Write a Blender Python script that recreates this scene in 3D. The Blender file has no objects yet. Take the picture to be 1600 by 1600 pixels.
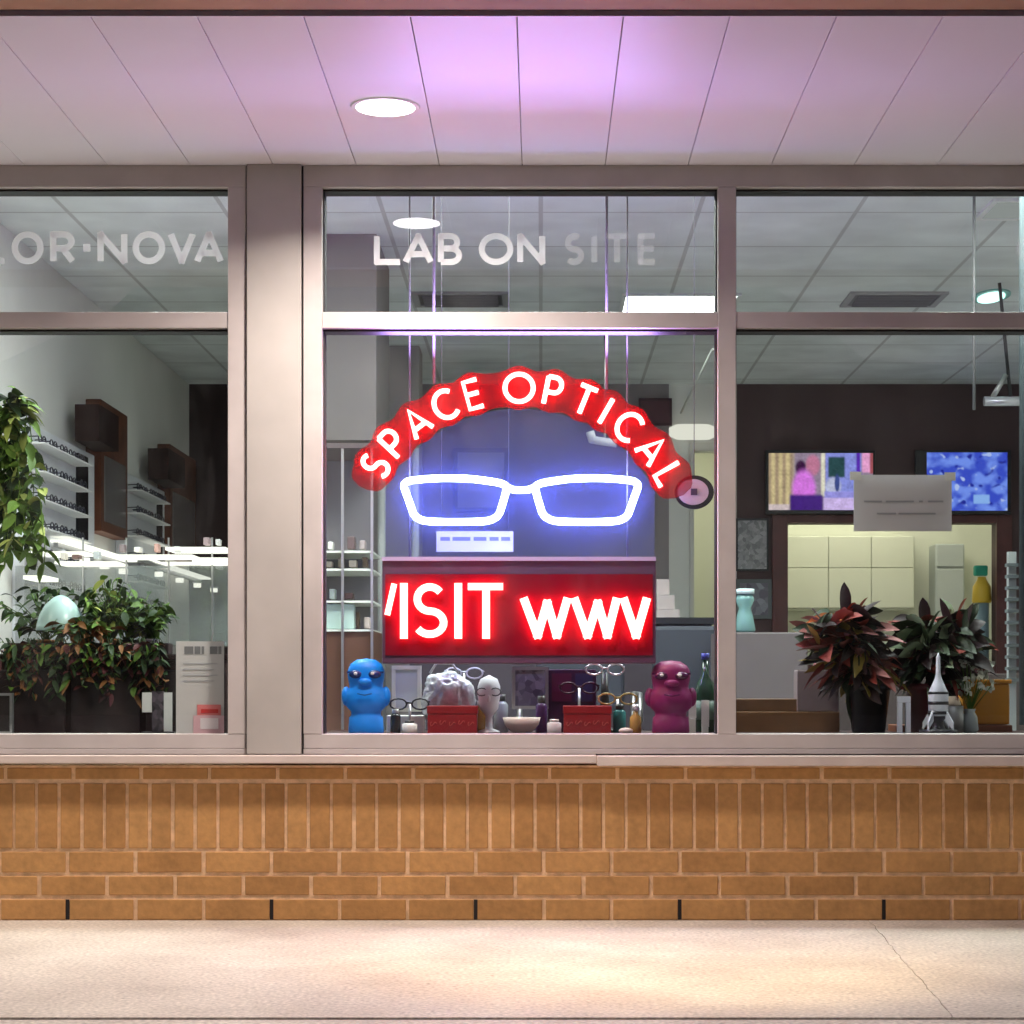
import bpy, bmesh, math, random
from mathutils import Vector, Matrix
random.seed(7)
rj = lambda a: random.uniform(-a, a)
R = math.radians
sc = bpy.context.scene
col = sc.collection

# ------------------------------------------------------------------ camera
F = 3158.0; HX = 845.0; HY = 1070.0; CZ = 0.697; CY = -6.0      # focal length in photo pixels, vanishing point, eye height
cam = bpy.data.cameras.new('camera'); cam_o = bpy.data.objects.new('camera', cam); col.objects.link(cam_o)
cam.sensor_width = 36; cam.lens = F/1600*36
cam.shift_x = -(HX-800)/1600; cam.shift_y = (HY-800)/1600
cam.clip_end = 500; cam.clip_start = 0.05
cam_o.location = (0, CY, CZ); cam_o.rotation_euler = (R(90), 0, 0)
sc.camera = cam_o

# ------------------------------------------------------------------ world: the last light of dusk over a car park
w = bpy.data.worlds.new('World'); sc.world = w; w.use_nodes = True
wn = w.node_tree.nodes; wl = w.node_tree.links
bg = wn['Background']
sky = wn.new('ShaderNodeTexSky'); sky.sky_type = 'NISHITA'; sky.sun_disc = False
sky.sun_elevation = R(1.5); sky.sun_rotation = R(200); sky.dust_density = 3.0
mx = wn.new('ShaderNodeMix'); mx.data_type = 'RGBA'; mx.inputs[0].default_value = 0.93
wl.new(sky.outputs[0], mx.inputs[6]); mx.inputs[7].default_value = (2.0, 1.8, 2.1, 1)
wl.new(mx.outputs[2], bg.inputs[0]); bg.inputs[1].default_value = 0.15
sc.view_settings.view_transform = 'Standard'; sc.view_settings.look = 'None'
sc.view_settings.exposure = 0.0; sc.view_settings.gamma = 1
sc.cycles.use_denoising = True
sc.cycles.max_bounces = 10; sc.cycles.transparent_max_bounces = 24
sc.cycles.sample_clamp_indirect = 6

# ------------------------------------------------------------------ materials
MATS = {}
def mat(name, c, rough=0.6, metal=0.0, spec=0.4, var=0.0, scale=8.0, bump=0.0, bscale=60.0, coat=0.0):
    if name in MATS: return MATS[name]
    m = bpy.data.materials.new(name); m.use_nodes = True
    nt = m.node_tree; b = nt.nodes['Principled BSDF']
    b.inputs['Base Color'].default_value = (*c, 1); b.inputs['Roughness'].default_value = rough
    b.inputs['Metallic'].default_value = metal; b.inputs['Specular IOR Level'].default_value = spec
    b.inputs['Coat Weight'].default_value = coat
    if var:
        tc = nt.nodes.new('ShaderNodeTexCoord'); n = nt.nodes.new('ShaderNodeTexNoise')
        n.inputs['Scale'].default_value = scale; n.inputs['Detail'].default_value = 6
        nt.links.new(tc.outputs['Object'], n.inputs['Vector'])
        r = nt.nodes.new('ShaderNodeMapRange'); r.inputs[1].default_value = .3; r.inputs[2].default_value = .7
        r.inputs[3].default_value = 1-var; r.inputs[4].default_value = 1+var
        nt.links.new(n.outputs['Fac'], r.inputs[0])
        v = nt.nodes.new('ShaderNodeVectorMath'); v.operation = 'SCALE'; v.inputs[0].default_value = c
        nt.links.new(r.outputs[0], v.inputs['Scale']); nt.links.new(v.outputs[0], b.inputs['Base Color'])
    if bump:
        tc = nt.nodes.new('ShaderNodeTexCoord'); n = nt.nodes.new('ShaderNodeTexNoise')
        n.inputs['Scale'].default_value = bscale; n.inputs['Detail'].default_value = 4
        nt.links.new(tc.outputs['Object'], n.inputs['Vector'])
        bp = nt.nodes.new('ShaderNodeBump'); bp.inputs['Strength'].default_value = bump; bp.inputs['Distance'].default_value = .004
        nt.links.new(n.outputs['Fac'], bp.inputs['Height']); nt.links.new(bp.outputs[0], b.inputs['Normal'])
    MATS[name] = m
    return m
def emit(name, c, s):
    if name in MATS: return MATS[name]
    m = bpy.data.materials.new(name); m.use_nodes = True
    nt = m.node_tree; nt.nodes.remove(nt.nodes['Principled BSDF'])
    e = nt.nodes.new('ShaderNodeEmission'); e.inputs[0].default_value = (*c, 1); e.inputs[1].default_value = s
    nt.links.new(e.outputs[0], nt.nodes['Material Output'].inputs[0]); MATS[name] = m
    return m
def see_through(name, c, clear, refl=0.0, tint=(1, 1, 1), rough=0.0):
    """part clear, part diffuse (c), part mirror"""
    if name in MATS: return MATS[name]
    m = bpy.data.materials.new(name); m.use_nodes = True
    nt = m.node_tree; nt.nodes.remove(nt.nodes['Principled BSDF']); N = nt.nodes.new; L = nt.links.new
    t = N('ShaderNodeBsdfTransparent'); t.inputs[0].default_value = (*tint, 1)
    last = t.outputs[0]
    if clear < 1:
        d = N('ShaderNodeBsdfDiffuse'); d.inputs[0].default_value = (*c, 1)
        tl = N('ShaderNodeBsdfTranslucent'); tl.inputs[0].default_value = (*c, 1)
        a0 = N('ShaderNodeMixShader'); a0.inputs[0].default_value = .35
        L(d.outputs[0], a0.inputs[1]); L(tl.outputs[0], a0.inputs[2])
        a = N('ShaderNodeMixShader'); a.inputs[0].default_value = 1-clear
        L(last, a.inputs[1]); L(a0.outputs[0], a.inputs[2]); last = a.outputs[0]
    if refl:
        g = N('ShaderNodeBsdfGlossy'); g.inputs['Roughness'].default_value = rough
        lw = N('ShaderNodeLayerWeight'); lw.inputs[0].default_value = .35
        p = N('ShaderNodeMath'); p.operation = 'POWER'; p.inputs[1].default_value = 3; L(lw.outputs['Facing'], p.inputs[0])
        ma = N('ShaderNodeMath'); ma.operation = 'MULTIPLY_ADD'; ma.inputs[1].default_value = .6; ma.inputs[2].default_value = refl
        L(p.outputs[0], ma.inputs[0])
        a = N('ShaderNodeMixShader'); L(ma.outputs[0], a.inputs[0]); L(last, a.inputs[1]); L(g.outputs[0], a.inputs[2]); last = a.outputs[0]
    L(last, nt.nodes['Material Output'].inputs[0]); MATS[name] = m
    return m

M_FRAME = mat('painted_aluminium', (.48, .44, .425), .42, 0, .5, .09, 7, .06, 300)
M_PILASTER = mat('pilaster_panel', (.42, .395, .37), .45, 0, .4, .08, 5)
M_SILL = mat('sill_stone', (.62, .53, .48), .6, 0, .4, .08, 9, .1, 120)
M_GASKET = mat('black_rubber', (.015, .012, .014), .6)
M_GLASS = see_through('window_glass', (1, 1, 1), 1, .06, (.95, .97, .96))
def dusty(m):
    nt = m.node_tree; N = nt.nodes.new; L = nt.links.new; out = nt.nodes['Material Output']; src = out.inputs[0].links[0].from_socket
    tc = N('ShaderNodeTexCoord'); mp = N('ShaderNodeMapping'); mp.inputs['Scale'].default_value = (2.2, 1, .9); L(tc.outputs['Object'], mp.inputs[0])
    n = N('ShaderNodeTexNoise'); n.inputs['Scale'].default_value = 2.6; n.inputs['Detail'].default_value = 8; n.inputs['Roughness'].default_value = .7; L(mp.outputs[0], n.inputs['Vector'])
    r_ = N('ShaderNodeMapRange'); r_.inputs[1].default_value = .45; r_.inputs[2].default_value = .8; r_.inputs[3].default_value = .001; r_.inputs[4].default_value = .022; L(n.outputs['Fac'], r_.inputs[0])
    d = N('ShaderNodeBsdfDiffuse'); d.inputs[0].default_value = (.8, .8, .8, 1); a = N('ShaderNodeMixShader'); L(r_.outputs[0], a.inputs[0]); L(src, a.inputs[1]); L(d.outputs[0], a.inputs[2]); L(a.outputs[0], out.inputs[0])
dusty(M_GLASS)
M_DARK = mat('dark_void', (.012, .01, .01), .8)
M_BLACKPL = mat('black_plastic', (.02, .02, .022), .35)
M_WHITE = mat('white_paint', (.78, .78, .75), .5, var=.03)
M_CREAM = mat('cream_paint', (.74, .76, .66), .6, var=.03, scale=3)
M_METAL = mat('brushed_metal', (.6, .6, .6), .35, 1.0)
M_CORD = mat('grey_cord', (.12, .12, .12), .5)

# ------------------------------------------------------------------ mesh helpers
def pw(px, py, Y):
    d = Y-CY
    return Vector(((px-HX)*d/F, Y, CZ+(HY-py)*d/F))
class MB:
    def __init__(s): s.bm = bmesh.new(); s.mats = []
    def mi(s, m):
        if m not in s.mats: s.mats.append(m)
        return s.mats.index(m)
    def box(s, x0, x1, y0, y1, z0, z1, m=None, bev=0.0):
        vs = [s.bm.verts.new(v) for v in ((x0,y0,z0),(x1,y0,z0),(x1,y1,z0),(x0,y1,z0),(x0,y0,z1),(x1,y0,z1),(x1,y1,z1),(x0,y1,z1))]
        fs = [s.bm.faces.new([vs[i] for i in f]) for f in ((3,2,1,0),(4,5,6,7),(0,1,5,4),(1,2,6,5),(2,3,7,6),(3,0,4,7))]
        if m is not None:
            k = s.mi(m)
            for f in fs: f.material_index = k
        if bev:
            es = list({e for f in fs for e in f.edges})
            r = bmesh.ops.bevel(s.bm, geom=es, offset=bev, segments=2, affect='EDGES', profile=.5)
            if m is not None:
                for f in r['faces']: f.material_index = k
        return s
    def pbox(s, px0, px1, py0, py1, Y, dep, m=None, bev=0.0):
        a = pw(px0, py1, Y); b = pw(px1, py0, Y)
        return s.box(a.x, b.x, Y, Y+dep, a.z, b.z, m, bev)
    def lathe(s, prof, cx, cy, cz, n=24, m=None, sx=1, sy=1):
        k = s.mi(m) if m is not None else 0
        rings = []
        for r, z in prof:
            rings.append([s.bm.verts.new((cx+math.cos(2*math.pi*i/n)*r*sx, cy+math.sin(2*math.pi*i/n)*r*sy, cz+z)) for i in range(n)])
        for a, b in zip(rings, rings[1:]):
            for i in range(n):
                f = s.bm.faces.new((a[i], a[(i+1) % n], b[(i+1) % n], b[i])); f.material_index = k; f.smooth = True
        for r_, rev in ((rings[0], True), (rings[-1], False)):
            f = s.bm.faces.new(list(reversed(r_)) if rev else r_); f.material_index = k
        return s
    def cyl(s, a, b, r, n=12, m=None, r2=None):
        k = s.mi(m) if m is not None else 0
        a = Vector(a); b = Vector(b); d = (b-a).normalized()
        u = d.orthogonal().normalized(); v = d.cross(u)
        r2 = r if r2 is None else r2
        A = [s.bm.verts.new(a+(u*math.cos(t)+v*math.sin(t))*r) for t in [2*math.pi*i/n for i in range(n)]]
        B = [s.bm.verts.new(b+(u*math.cos(t)+v*math.sin(t))*r2) for t in [2*math.pi*i/n for i in range(n)]]
        for i in range(n):
            f = s.bm.faces.new((A[i], A[(i+1) % n], B[(i+1) % n], B[i])); f.material_index = k; f.smooth = True
        f = s.bm.faces.new(list(reversed(A))); f.material_index = k
        f = s.bm.faces.new(B); f.material_index = k
        return s
    def ball(s, c, rx, ry, rz, n=16, m=None):
        prof = [(max(1e-4, math.cos(t)), math.sin(t)*rz) for t in [math.pi*(i/10-.5) for i in range(11)]]
        k = s.mi(m) if m is not None else 0
        rings = [[s.bm.verts.new((c[0]+math.cos(2*math.pi*i/n)*r*rx, c[1]+math.sin(2*math.pi*i/n)*r*ry, c[2]+z)) for i in range(n)] for r, z in prof]
        for a, b in zip(rings, rings[1:]):
            for i in range(n):
                f = s.bm.faces.new((a[i], a[(i+1) % n], b[(i+1) % n], b[i])); f.material_index = k; f.smooth = True
        return s
    def poly(s, pts, y0, y1, m=None):
        """prism: outline of (x, z) points between two depths"""
        k = s.mi(m) if m is not None else 0
        A = [s.bm.verts.new((x, y0, z)) for x, z in pts]; B = [s.bm.verts.new((x, y1, z)) for x, z in pts]
        n = len(pts)
        fs = [s.bm.faces.new(A), s.bm.faces.new(list(reversed(B)))]
        for i in range(n): fs.append(s.bm.faces.new((A[(i+1) % n], A[i], B[i], B[(i+1) % n])))
        for f in fs: f.material_index = k
        return s
    def ribbon(s, pl, wd, y0, y1, closed=False, m=None):
        """a stroke of constant width along (x, z) points, extruded from y0 to y1"""
        k = s.mi(m) if m is not None else 0
        P = [Vector(p) for p in pl]
        P = [p for i, p in enumerate(P) if i == 0 or (p-P[i-1]).length > 1e-6]
        if closed and (P[0]-P[-1]).length < 1e-7: P.pop()
        n = len(P); L = []; Rr = []
        if not closed:
            for i in range(1, n-1):
                u_, v_ = (P[i]-P[i-1]).normalized(), (P[i+1]-P[i]).normalized()
                if u_.dot(v_) < .55:
                    s.ribbon(P[:i]+[P[i]+u_*wd*.34], wd, y0, y1, False, m)
                    return s.ribbon([P[i]-v_*wd*.34]+P[i+1:], wd, y0-.0004, y1-.0004, False, m)
        for i in range(n):
            a = P[i]-P[i-1] if (i > 0 or closed) else P[1]-P[0]
            b = P[(i+1) % n]-P[i] if (i < n-1 or closed) else a
            a = a.normalized(); b = b.normalized()
            na = Vector((-a.y, a.x)); nb = Vector((-b.y, b.x)); mm = (na+nb)
            mm = mm.normalized() if mm.length > 1e-4 else na
            q = wd/2/max(.72, mm.dot(na))
            L.append(P[i]+mm*q); Rr.append(P[i]-mm*q)
        V = [[s.bm.verts.new((p.x, y, p.y)) for p in X] for y in (y0, y1) for X in (L, Rr)]
        l0, r0, l1, r1 = V
        fs = []
        for i in range(n if closed else n-1):
            j = (i+1) % n
            fs += [s.bm.faces.new((l0[i], r0[i], r0[j], l0[j])), s.bm.faces.new((l1[j], r1[j], r1[i], l1[i])),
                   s.bm.faces.new((l0[j], l1[j], l1[i], l0[i])), s.bm.faces.new((r0[i], r1[i], r1[j], r0[j]))]
        if not closed:
            fs += [s.bm.faces.new((l0[0], l1[0], r1[0], r0[0])), s.bm.faces.new((l0[-1], r0[-1], r1[-1], l1[-1]))]
        for f in fs: f.material_index = k
        return s
    def tube(s, pts, r, closed=False, n=8, m=None):
        k = s.mi(m) if m is not None else 0
        P = [Vector(p) for p in pts]
        P = [p for i, p in enumerate(P) if i == 0 or (p-P[i-1]).length > 1e-6]
        if closed and (P[0]-P[-1]).length < 1e-7: P.pop()
        N_ = len(P); rings = []
        up = None
        for i in range(N_):
            a = (P[i]-P[i-1]) if (i > 0 or closed) else P[1]-P[0]
            b = (P[(i+1) % N_]-P[i]) if (i < N_-1 or closed) else a
            t = (a.normalized()+b.normalized())
            t = t.normalized() if t.length > 1e-4 else a.normalized()
            if up is None: up = Vector((0, 1, 0)) if abs(t.y) < .8 else Vector((1, 0, 0))
            u = t.cross(up).normalized(); v = u.cross(t).normalized(); up = v
            rings.append([s.bm.verts.new(P[i]+(u*math.cos(2*math.pi*q/n)+v*math.sin(2*math.pi*q/n))*r) for q in range(n)])
        for i in range(N_ if closed else N_-1):
            a = rings[i]; b = rings[(i+1) % N_]
            for q in range(n):
                f = s.bm.faces.new((a[q], a[(q+1) % n], b[(q+1) % n], b[q])); f.material_index = k; f.smooth = True
        if not closed:
            for r_ in (list(reversed(rings[0])), rings[-1]): s.bm.faces.new(r_).material_index = k
        return s
    def leaf(s, base, d, L, W, m, droop=.3, twist=None, cup=.25):
        k = s.mi(m); d = Vector(d).normalized(); base = Vector(base)
        side = d.cross(Vector((0, 0, 1)))
        side = side.normalized() if side.length > .05 else Vector((1, 0, 0))
        if twist is not None: side = Matrix.Rotation(twist, 3, d) @ side
        nrm = side.cross(d).normalized()
        prev = None; n = 5
        for i in range(n+1):
            t = i/n
            wv = W*.5*math.sin(math.pi*min(1, t*.94+.06))**.75 if i < n else W*.02
            c = base+d*L*t-Vector((0, 0, 1))*droop*L*t*t
            e = nrm*wv*cup
            row = [s.bm.verts.new(c-side*wv+e), s.bm.verts.new(c), s.bm.verts.new(c+side*wv+e)]
            if prev:
                for q in (0, 1):
                    f = s.bm.faces.new((prev[q], prev[q+1], row[q+1], row[q])); f.material_index = k; f.smooth = True
            prev = row
        return s
    def build(s, name, m=None, parent=None, label=None, cat=None, group=None, kind=None, origin=None):
        me = bpy.data.meshes.new(name)
        if m is not None and not s.mats: s.mats = [m]
        bmesh.ops.recalc_face_normals(s.bm, faces=[f for f in s.bm.faces])
        if parent is None and origin is None:
            zs = [v.co for v in s.bm.verts]
            lo = Vector((min(v.x for v in zs), min(v.y for v in zs), min(v.z for v in zs)))
            hi = Vector((max(v.x for v in zs), max(v.y for v in zs), max(v.z for v in zs)))
            origin = Vector(((lo.x+hi.x)/2, (lo.y+hi.y)/2, lo.z))
            if kind == 'structure': origin = Vector((0, 0, 0))
        off = Vector(origin) if origin is not None else (wloc(parent))
        bmesh.ops.translate(s.bm, verts=s.bm.verts, vec=-off)
        s.bm.to_mesh(me); s.bm.free()
        for q in s.mats: me.materials.append(q)
        o = bpy.data.objects.new(name, me); col.objects.link(o)
        if parent is not None: o.parent = parent
        else: o.location = off
        tag(o, label, cat, group, kind)
        return o
def wloc(o):
    v = Vector(o.location)
    while o.parent is not None: o = o.parent; v = v+Vector(o.location)
    return v
def tag(o, label=None, cat=None, group=None, kind=None):
    if label: o['label'] = label
    if cat: o['category'] = cat
    if group: o['group'] = group
    if kind: o['kind'] = kind
    return o
def empty(name, loc, label=None, cat=None, group=None):
    o = bpy.data.objects.new(name, None); col.objects.link(o); o.location = loc; o.empty_display_size = .1
    return tag(o, label, cat, group)
def copy_tree(o, parent=None):
    c = o.copy(); col.objects.link(c)
    if parent is not None: c.parent = parent
    for ch in [x for x in col.objects if x.parent == o]: copy_tree(ch, c)
    return c
def arc(cx, cy, rx, ry, a0, a1, n=14):
    return [(cx+rx*math.cos(R(a0+(a1-a0)*i/n)), cy+ry*math.sin(R(a0+(a1-a0)*i/n))) for i in range(n+1)]
# single-stroke capitals, cap height 1, (strokes, width); a stroke is (points, closed)
GL = {
 'S': ([(arc(.31,.745,.25,.255,48,270)+arc(.31,.245,.28,.245,90,-142)[1:], False)], .62),
 'P': ([([(0,0),(0,1)], False), ([(0,1),(.3,1)]+arc(.3,.72,.27,.28,90,-90)+[(0,.44)], False)], .57),
 'A': ([([(0,0),(.4,1),(.8,0)], False), ([(.14,.3),(.66,.3)], False)], .8),
 'C': ([(arc(.48,.5,.48,.5,48,312,20), False)], .82),
 'E': ([([(.55,1),(0,1),(0,0),(.55,0)], False), ([(0,.52),(.5,.52)], False)], .55),
 'O': ([(arc(.56,.5,.56,.5,0,360,28), True)], 1.12),
 'T': ([([(0,1),(.7,1)], False), ([(.35,1),(.35,0)], False)], .7),
 'I': ([([(0,0),(0,1)], False)], 0),
 'L': ([([(0,1),(0,0),(.5,0)], False)], .5),
 'B': ([([(0,0),(0,1),(.3,1)]+arc(.3,.76,.22,.24,90,-90)+[(0,.52)], False), ([(.3,.52)]+arc(.32,.26,.26,.26,90,-90)+[(0,0)], False)], .58),
 'N': ([([(0,0),(0,1),(.72,0),(.72,1)], False)], .72),
 'R': ([([(0,0),(0,1),(.32,1)]+arc(.32,.74,.25,.26,90,-90)+[(0,.48)], False), ([(.3,.48),(.6,0)], False)], .6),
 'V': ([([(0,1),(.42,0),(.84,1)], False)], .84),
}

# ================================================================== ground
def coordnode(nt):
    return nt.nodes.new('ShaderNodeTexCoord')
m = bpy.data.materials.new('sidewalk_concrete'); m.use_nodes = True; nt = m.node_tree; N = nt.nodes.new; L = nt.links.new
b = nt.nodes['Principled BSDF']; tc = N('ShaderNodeTexCoord')
n1 = N('ShaderNodeTexNoise'); n1.inputs['Scale'].default_value = 1.7; n1.inputs['Detail'].default_value = 7; n1.inputs['Roughness'].default_value = .62
n2 = N('ShaderNodeTexNoise'); n2.inputs['Scale'].default_value = 90; n2.inputs['Detail'].default_value = 4
n3 = N('ShaderNodeTexVoronoi'); n3.inputs['Scale'].default_value = 22
for q in (n1, n2, n3): L(tc.outputs['Object'], q.inputs['Vector'])
cr = N('ShaderNodeValToRGB'); cr.color_ramp.elements[0].position = .34; cr.color_ramp.elements[0].color = (.42, .365, .30, 1)
cr.color_ramp.elements[1].position = .62; cr.color_ramp.elements[1].color = (.60, .54, .45, 1)
L(n1.outputs['Fac'], cr.inputs[0])
mr = N('ShaderNodeMapRange'); mr.inputs[1].default_value = .3; mr.inputs[2].default_value = .7; mr.inputs[3].default_value = .66; mr.inputs[4].default_value = 1.22
L(n2.outputs['Fac'], mr.inputs[0])
sp = N('ShaderNodeMapRange'); sp.inputs[1].default_value = .02; sp.inputs[2].default_value = .13; sp.inputs[3].default_value = .35; sp.inputs[4].default_value = 1
L(n3.outputs['Distance'], sp.inputs[0])
n4 = N('ShaderNodeTexNoise'); n4.inputs['Scale'].default_value = 2.6; L(tc.outputs['Object'], n4.inputs['Vector'])
gt = N('ShaderNodeMath'); gt.operation = 'GREATER_THAN'; gt.inputs[1].default_value = .50; L(n4.outputs['Fac'], gt.inputs[0])
mxs = N('ShaderNodeMix'); mxs.inputs[2].default_value = 1; L(gt.outputs[0], mxs.inputs[0]); L(sp.outputs[0], mxs.inputs[3])
mu = N('ShaderNodeMath'); mu.operation = 'MULTIPLY'; L(mr.outputs[0], mu.inputs[0]); L(mxs.outputs[0], mu.inputs[1])
vs = N('ShaderNodeVectorMath'); vs.operation = 'SCALE'; L(cr.outputs[0], vs.inputs[0]); L(mu.outputs[0], vs.inputs['Scale'])
L(vs.outputs[0], b.inputs['Base Color']); b.inputs['Roughness'].default_value = .62
bp = N('ShaderNodeBump'); bp.inputs['Strength'].default_value = .35; bp.inputs['Distance'].default_value = .004
L(n2.outputs['Fac'], bp.inputs['Height']); L(bp.outputs[0], b.inputs['Normal'])
M_WALK = m
M_ASPH = mat('asphalt', (.05, .05, .052), .85, var=.25, scale=30, bump=.5, bscale=90)

g = MB(); g.box(-90, 90, -90, -1.93, -.4, -.15); g.build('ground', M_ASPH, kind='structure')
# unseen ridge added to keep the low sky out of the window reflections
g = MB(); ridge = [(-90, -.3)]+[(-90+i*3, 13+2.5*math.sin(i*.7)+random.uniform(-1.2, 1.2)) for i in range(61)]+[(90, -.3)]
g.poly(ridge, -64, -50); g.build('sky_blocker', mat('blocker_dark', (.02, .025, .015), .95, var=.4, scale=2), kind='structure')
# the sidewalk: slabs with a sawn joint that runs from the wall to the kerb
g = MB(); jx0, jx1 = 1.02, .862
g.poly([(0, 0)]*0 or [(-8, -.3), (8, -.3), (8, -.011), (-8, -.011)], -1.77, .25, M_WALK)
g.bm.free(); g = MB()
def slab(quad, z0, z1, mt):
    k = g.mi(mt)
    A = [g.bm.verts.new((x, y, z1)) for x, y in quad]; B = [g.bm.verts.new((x, y, z0)) for x, y in quad]
    g.bm.faces.new(A).material_index = k
    n_ = len(A)
    for i in range(n_): g.bm.faces.new((A[i], B[i], B[(i+1) % n_], A[(i+1) % n_])).material_index = k
ju = pw(1395, HY, 0).x; jt = .972; jb = .864        # joint line at the wall and at the kerb
NJ = 40; jl = [(jb+(jt-jb)*i/NJ+rj(.0035), -1.765+1.765*i/NJ) for i in range(NJ+1)]
slab([(-8, -1.765)]+[(x-.0007-abs(rj(.0009)), y) for x, y in jl]+[(-8, .0)], -.3, 0, M_WALK)
slab([(8, .0)]+[(x+.0007+abs(rj(.0009)), y) for x, y in reversed(jl)]+[(8, -1.765)], -.3, 0, M_WALK)
slab([(-8, -1.77), (8, -1.77), (8, 0), (-8, 0)], -.3, -.006, mat('joint_dirt', (.06, .045, .04), .9))
g.build('sidewalk', kind='structure')
g = MB(); g.box(-8, 8, -1.93, -1.776, -.3, -.002, M_WALK, .008); g.build('kerb', kind='structure')

# ================================================================== the shopfront
shop = empty('shopfront', (0, 0, 0), 'tan brick and taupe metal optical shopfront under a pale lit soffit at night', 'shopfront')
# bricks: each brick is a block, coloured at random within one mesh
m = bpy.data.materials.new('tan_brick'); m.use_nodes = True; nt = m.node_tree; N = nt.nodes.new; L = nt.links.new
b = nt.nodes['Principled BSDF']; ge = N('ShaderNodeNewGeometry')
cr = N('ShaderNodeValToRGB'); cr.color_ramp.elements[0].color = (.40, .20, .062, 1); cr.color_ramp.elements[1].color = (.49, .26, .088, 1)
e = cr.color_ramp.elements.new(.5); e.color = (.445, .23, .075, 1)
L(ge.outputs['Random Per Island'], cr.inputs[0])
tc = N('ShaderNodeTexCoord'); n1 = N('ShaderNodeTexNoise'); n1.inputs['Scale'].default_value = 45; n1.inputs['Detail'].default_value = 6
n5 = N('ShaderNodeTexNoise'); n5.inputs['Scale'].default_value = 6; n5.inputs['Detail'].default_value = 4
L(tc.outputs['Object'], n1.inputs['Vector']); L(tc.outputs['Object'], n5.inputs['Vector'])
ad = N('ShaderNodeMath'); ad.operation = 'ADD'; L(n1.outputs['Fac'], ad.inputs[0]); L(n5.outputs['Fac'], ad.inputs[1])
mr = N('ShaderNodeMapRange'); mr.inputs[1].default_value = .7; mr.inputs[2].default_value = 1.3; mr.inputs[3].default_value = .8; mr.inputs[4].default_value = 1.2
L(ad.outputs[0], mr.inputs[0]); vs = N('ShaderNodeVectorMath'); vs.operation = 'SCALE'; L(cr.outputs[0], vs.inputs[0]); L(mr.outputs[0], vs.inputs['Scale'])
L(vs.outputs[0], b.inputs['Base Color']); b.inputs['Roughness'].default_value = .75
bp = N('ShaderNodeBump'); bp.inputs['Strength'].default_value = .5; bp.inputs['Distance'].default_value = .003; L(n1.outputs['Fac'], bp.inputs['Height']); L(bp.outputs[0], b.inputs['Normal'])
M_BRICK = m
M_MORTAR = mat('mortar', (.72, .48, .28), .9, var=.2, scale=40, bump=.4, bscale=150)
YB = -.02; s = (YB-CY)/F
zb = lambda py: CZ+(HY-py)*s
xb = lambda px: (px-HX)*s
g = MB()
def course(p0, p1, start, pitch, joint=6.0, weep=None):
    x = start-pitch*round(212.6/pitch)
    while x < 2480:
        a, b_ = x+joint/2, x+pitch-joint/2
        g.box(xb(a+rj(.6)), xb(b_+rj(.6)), YB+rj(.0006)-.001, .1, zb(p1), zb(p0), M_BRICK, .0022)
        x += pitch
course(1200, 1217.5, -736, 106.3)
course(1224.5, 1325.5, -700+13, 35.43, 5.2)
course(1331, 1363, -745, 106.3)
course(1369, 1398.5, -683, 106.3)
course(1405.5, 1437, -745, 106.3)
g.box(-3.3, 3.3, -.0175, .1, -.05, zb(1196), M_MORTAR)
for k in range(-1, 7):                     # open weep holes in the lowest course
    xx = xb(-745+106.3*8+318.9*k); g.box(xx-.0055, xx+.0055, -.0195, -.005, zb(1437), zb(1405.5), M_DARK)
g.box(-3.3, 3.3, .1, .2, -.05, zb(1185), M_DARK)
g.build('brick_wall', None, shop)
# sill
g = MB(); Ys = -.065; ss = (Ys-CY)/F
g.box(-3.3, xb(932), Ys, .06, CZ+(HY-1193)*ss, CZ+(HY-1180)*ss, M_SILL, .003)
g.box(xb(932)+.001, 3.3, Ys-.004, .06, CZ+(HY-1197)*ss, CZ+(HY-1181)*ss, M_SILL, .003)
g.build('sill', None, shop)
YF = -.03; sf = (YF-CY)/F
zf = lambda py: CZ+(HY-py)*sf
xf = lambda px: (px-HX)*sf
Z_TOP = zf(258); Z_B = zf(1178.5)
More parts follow.
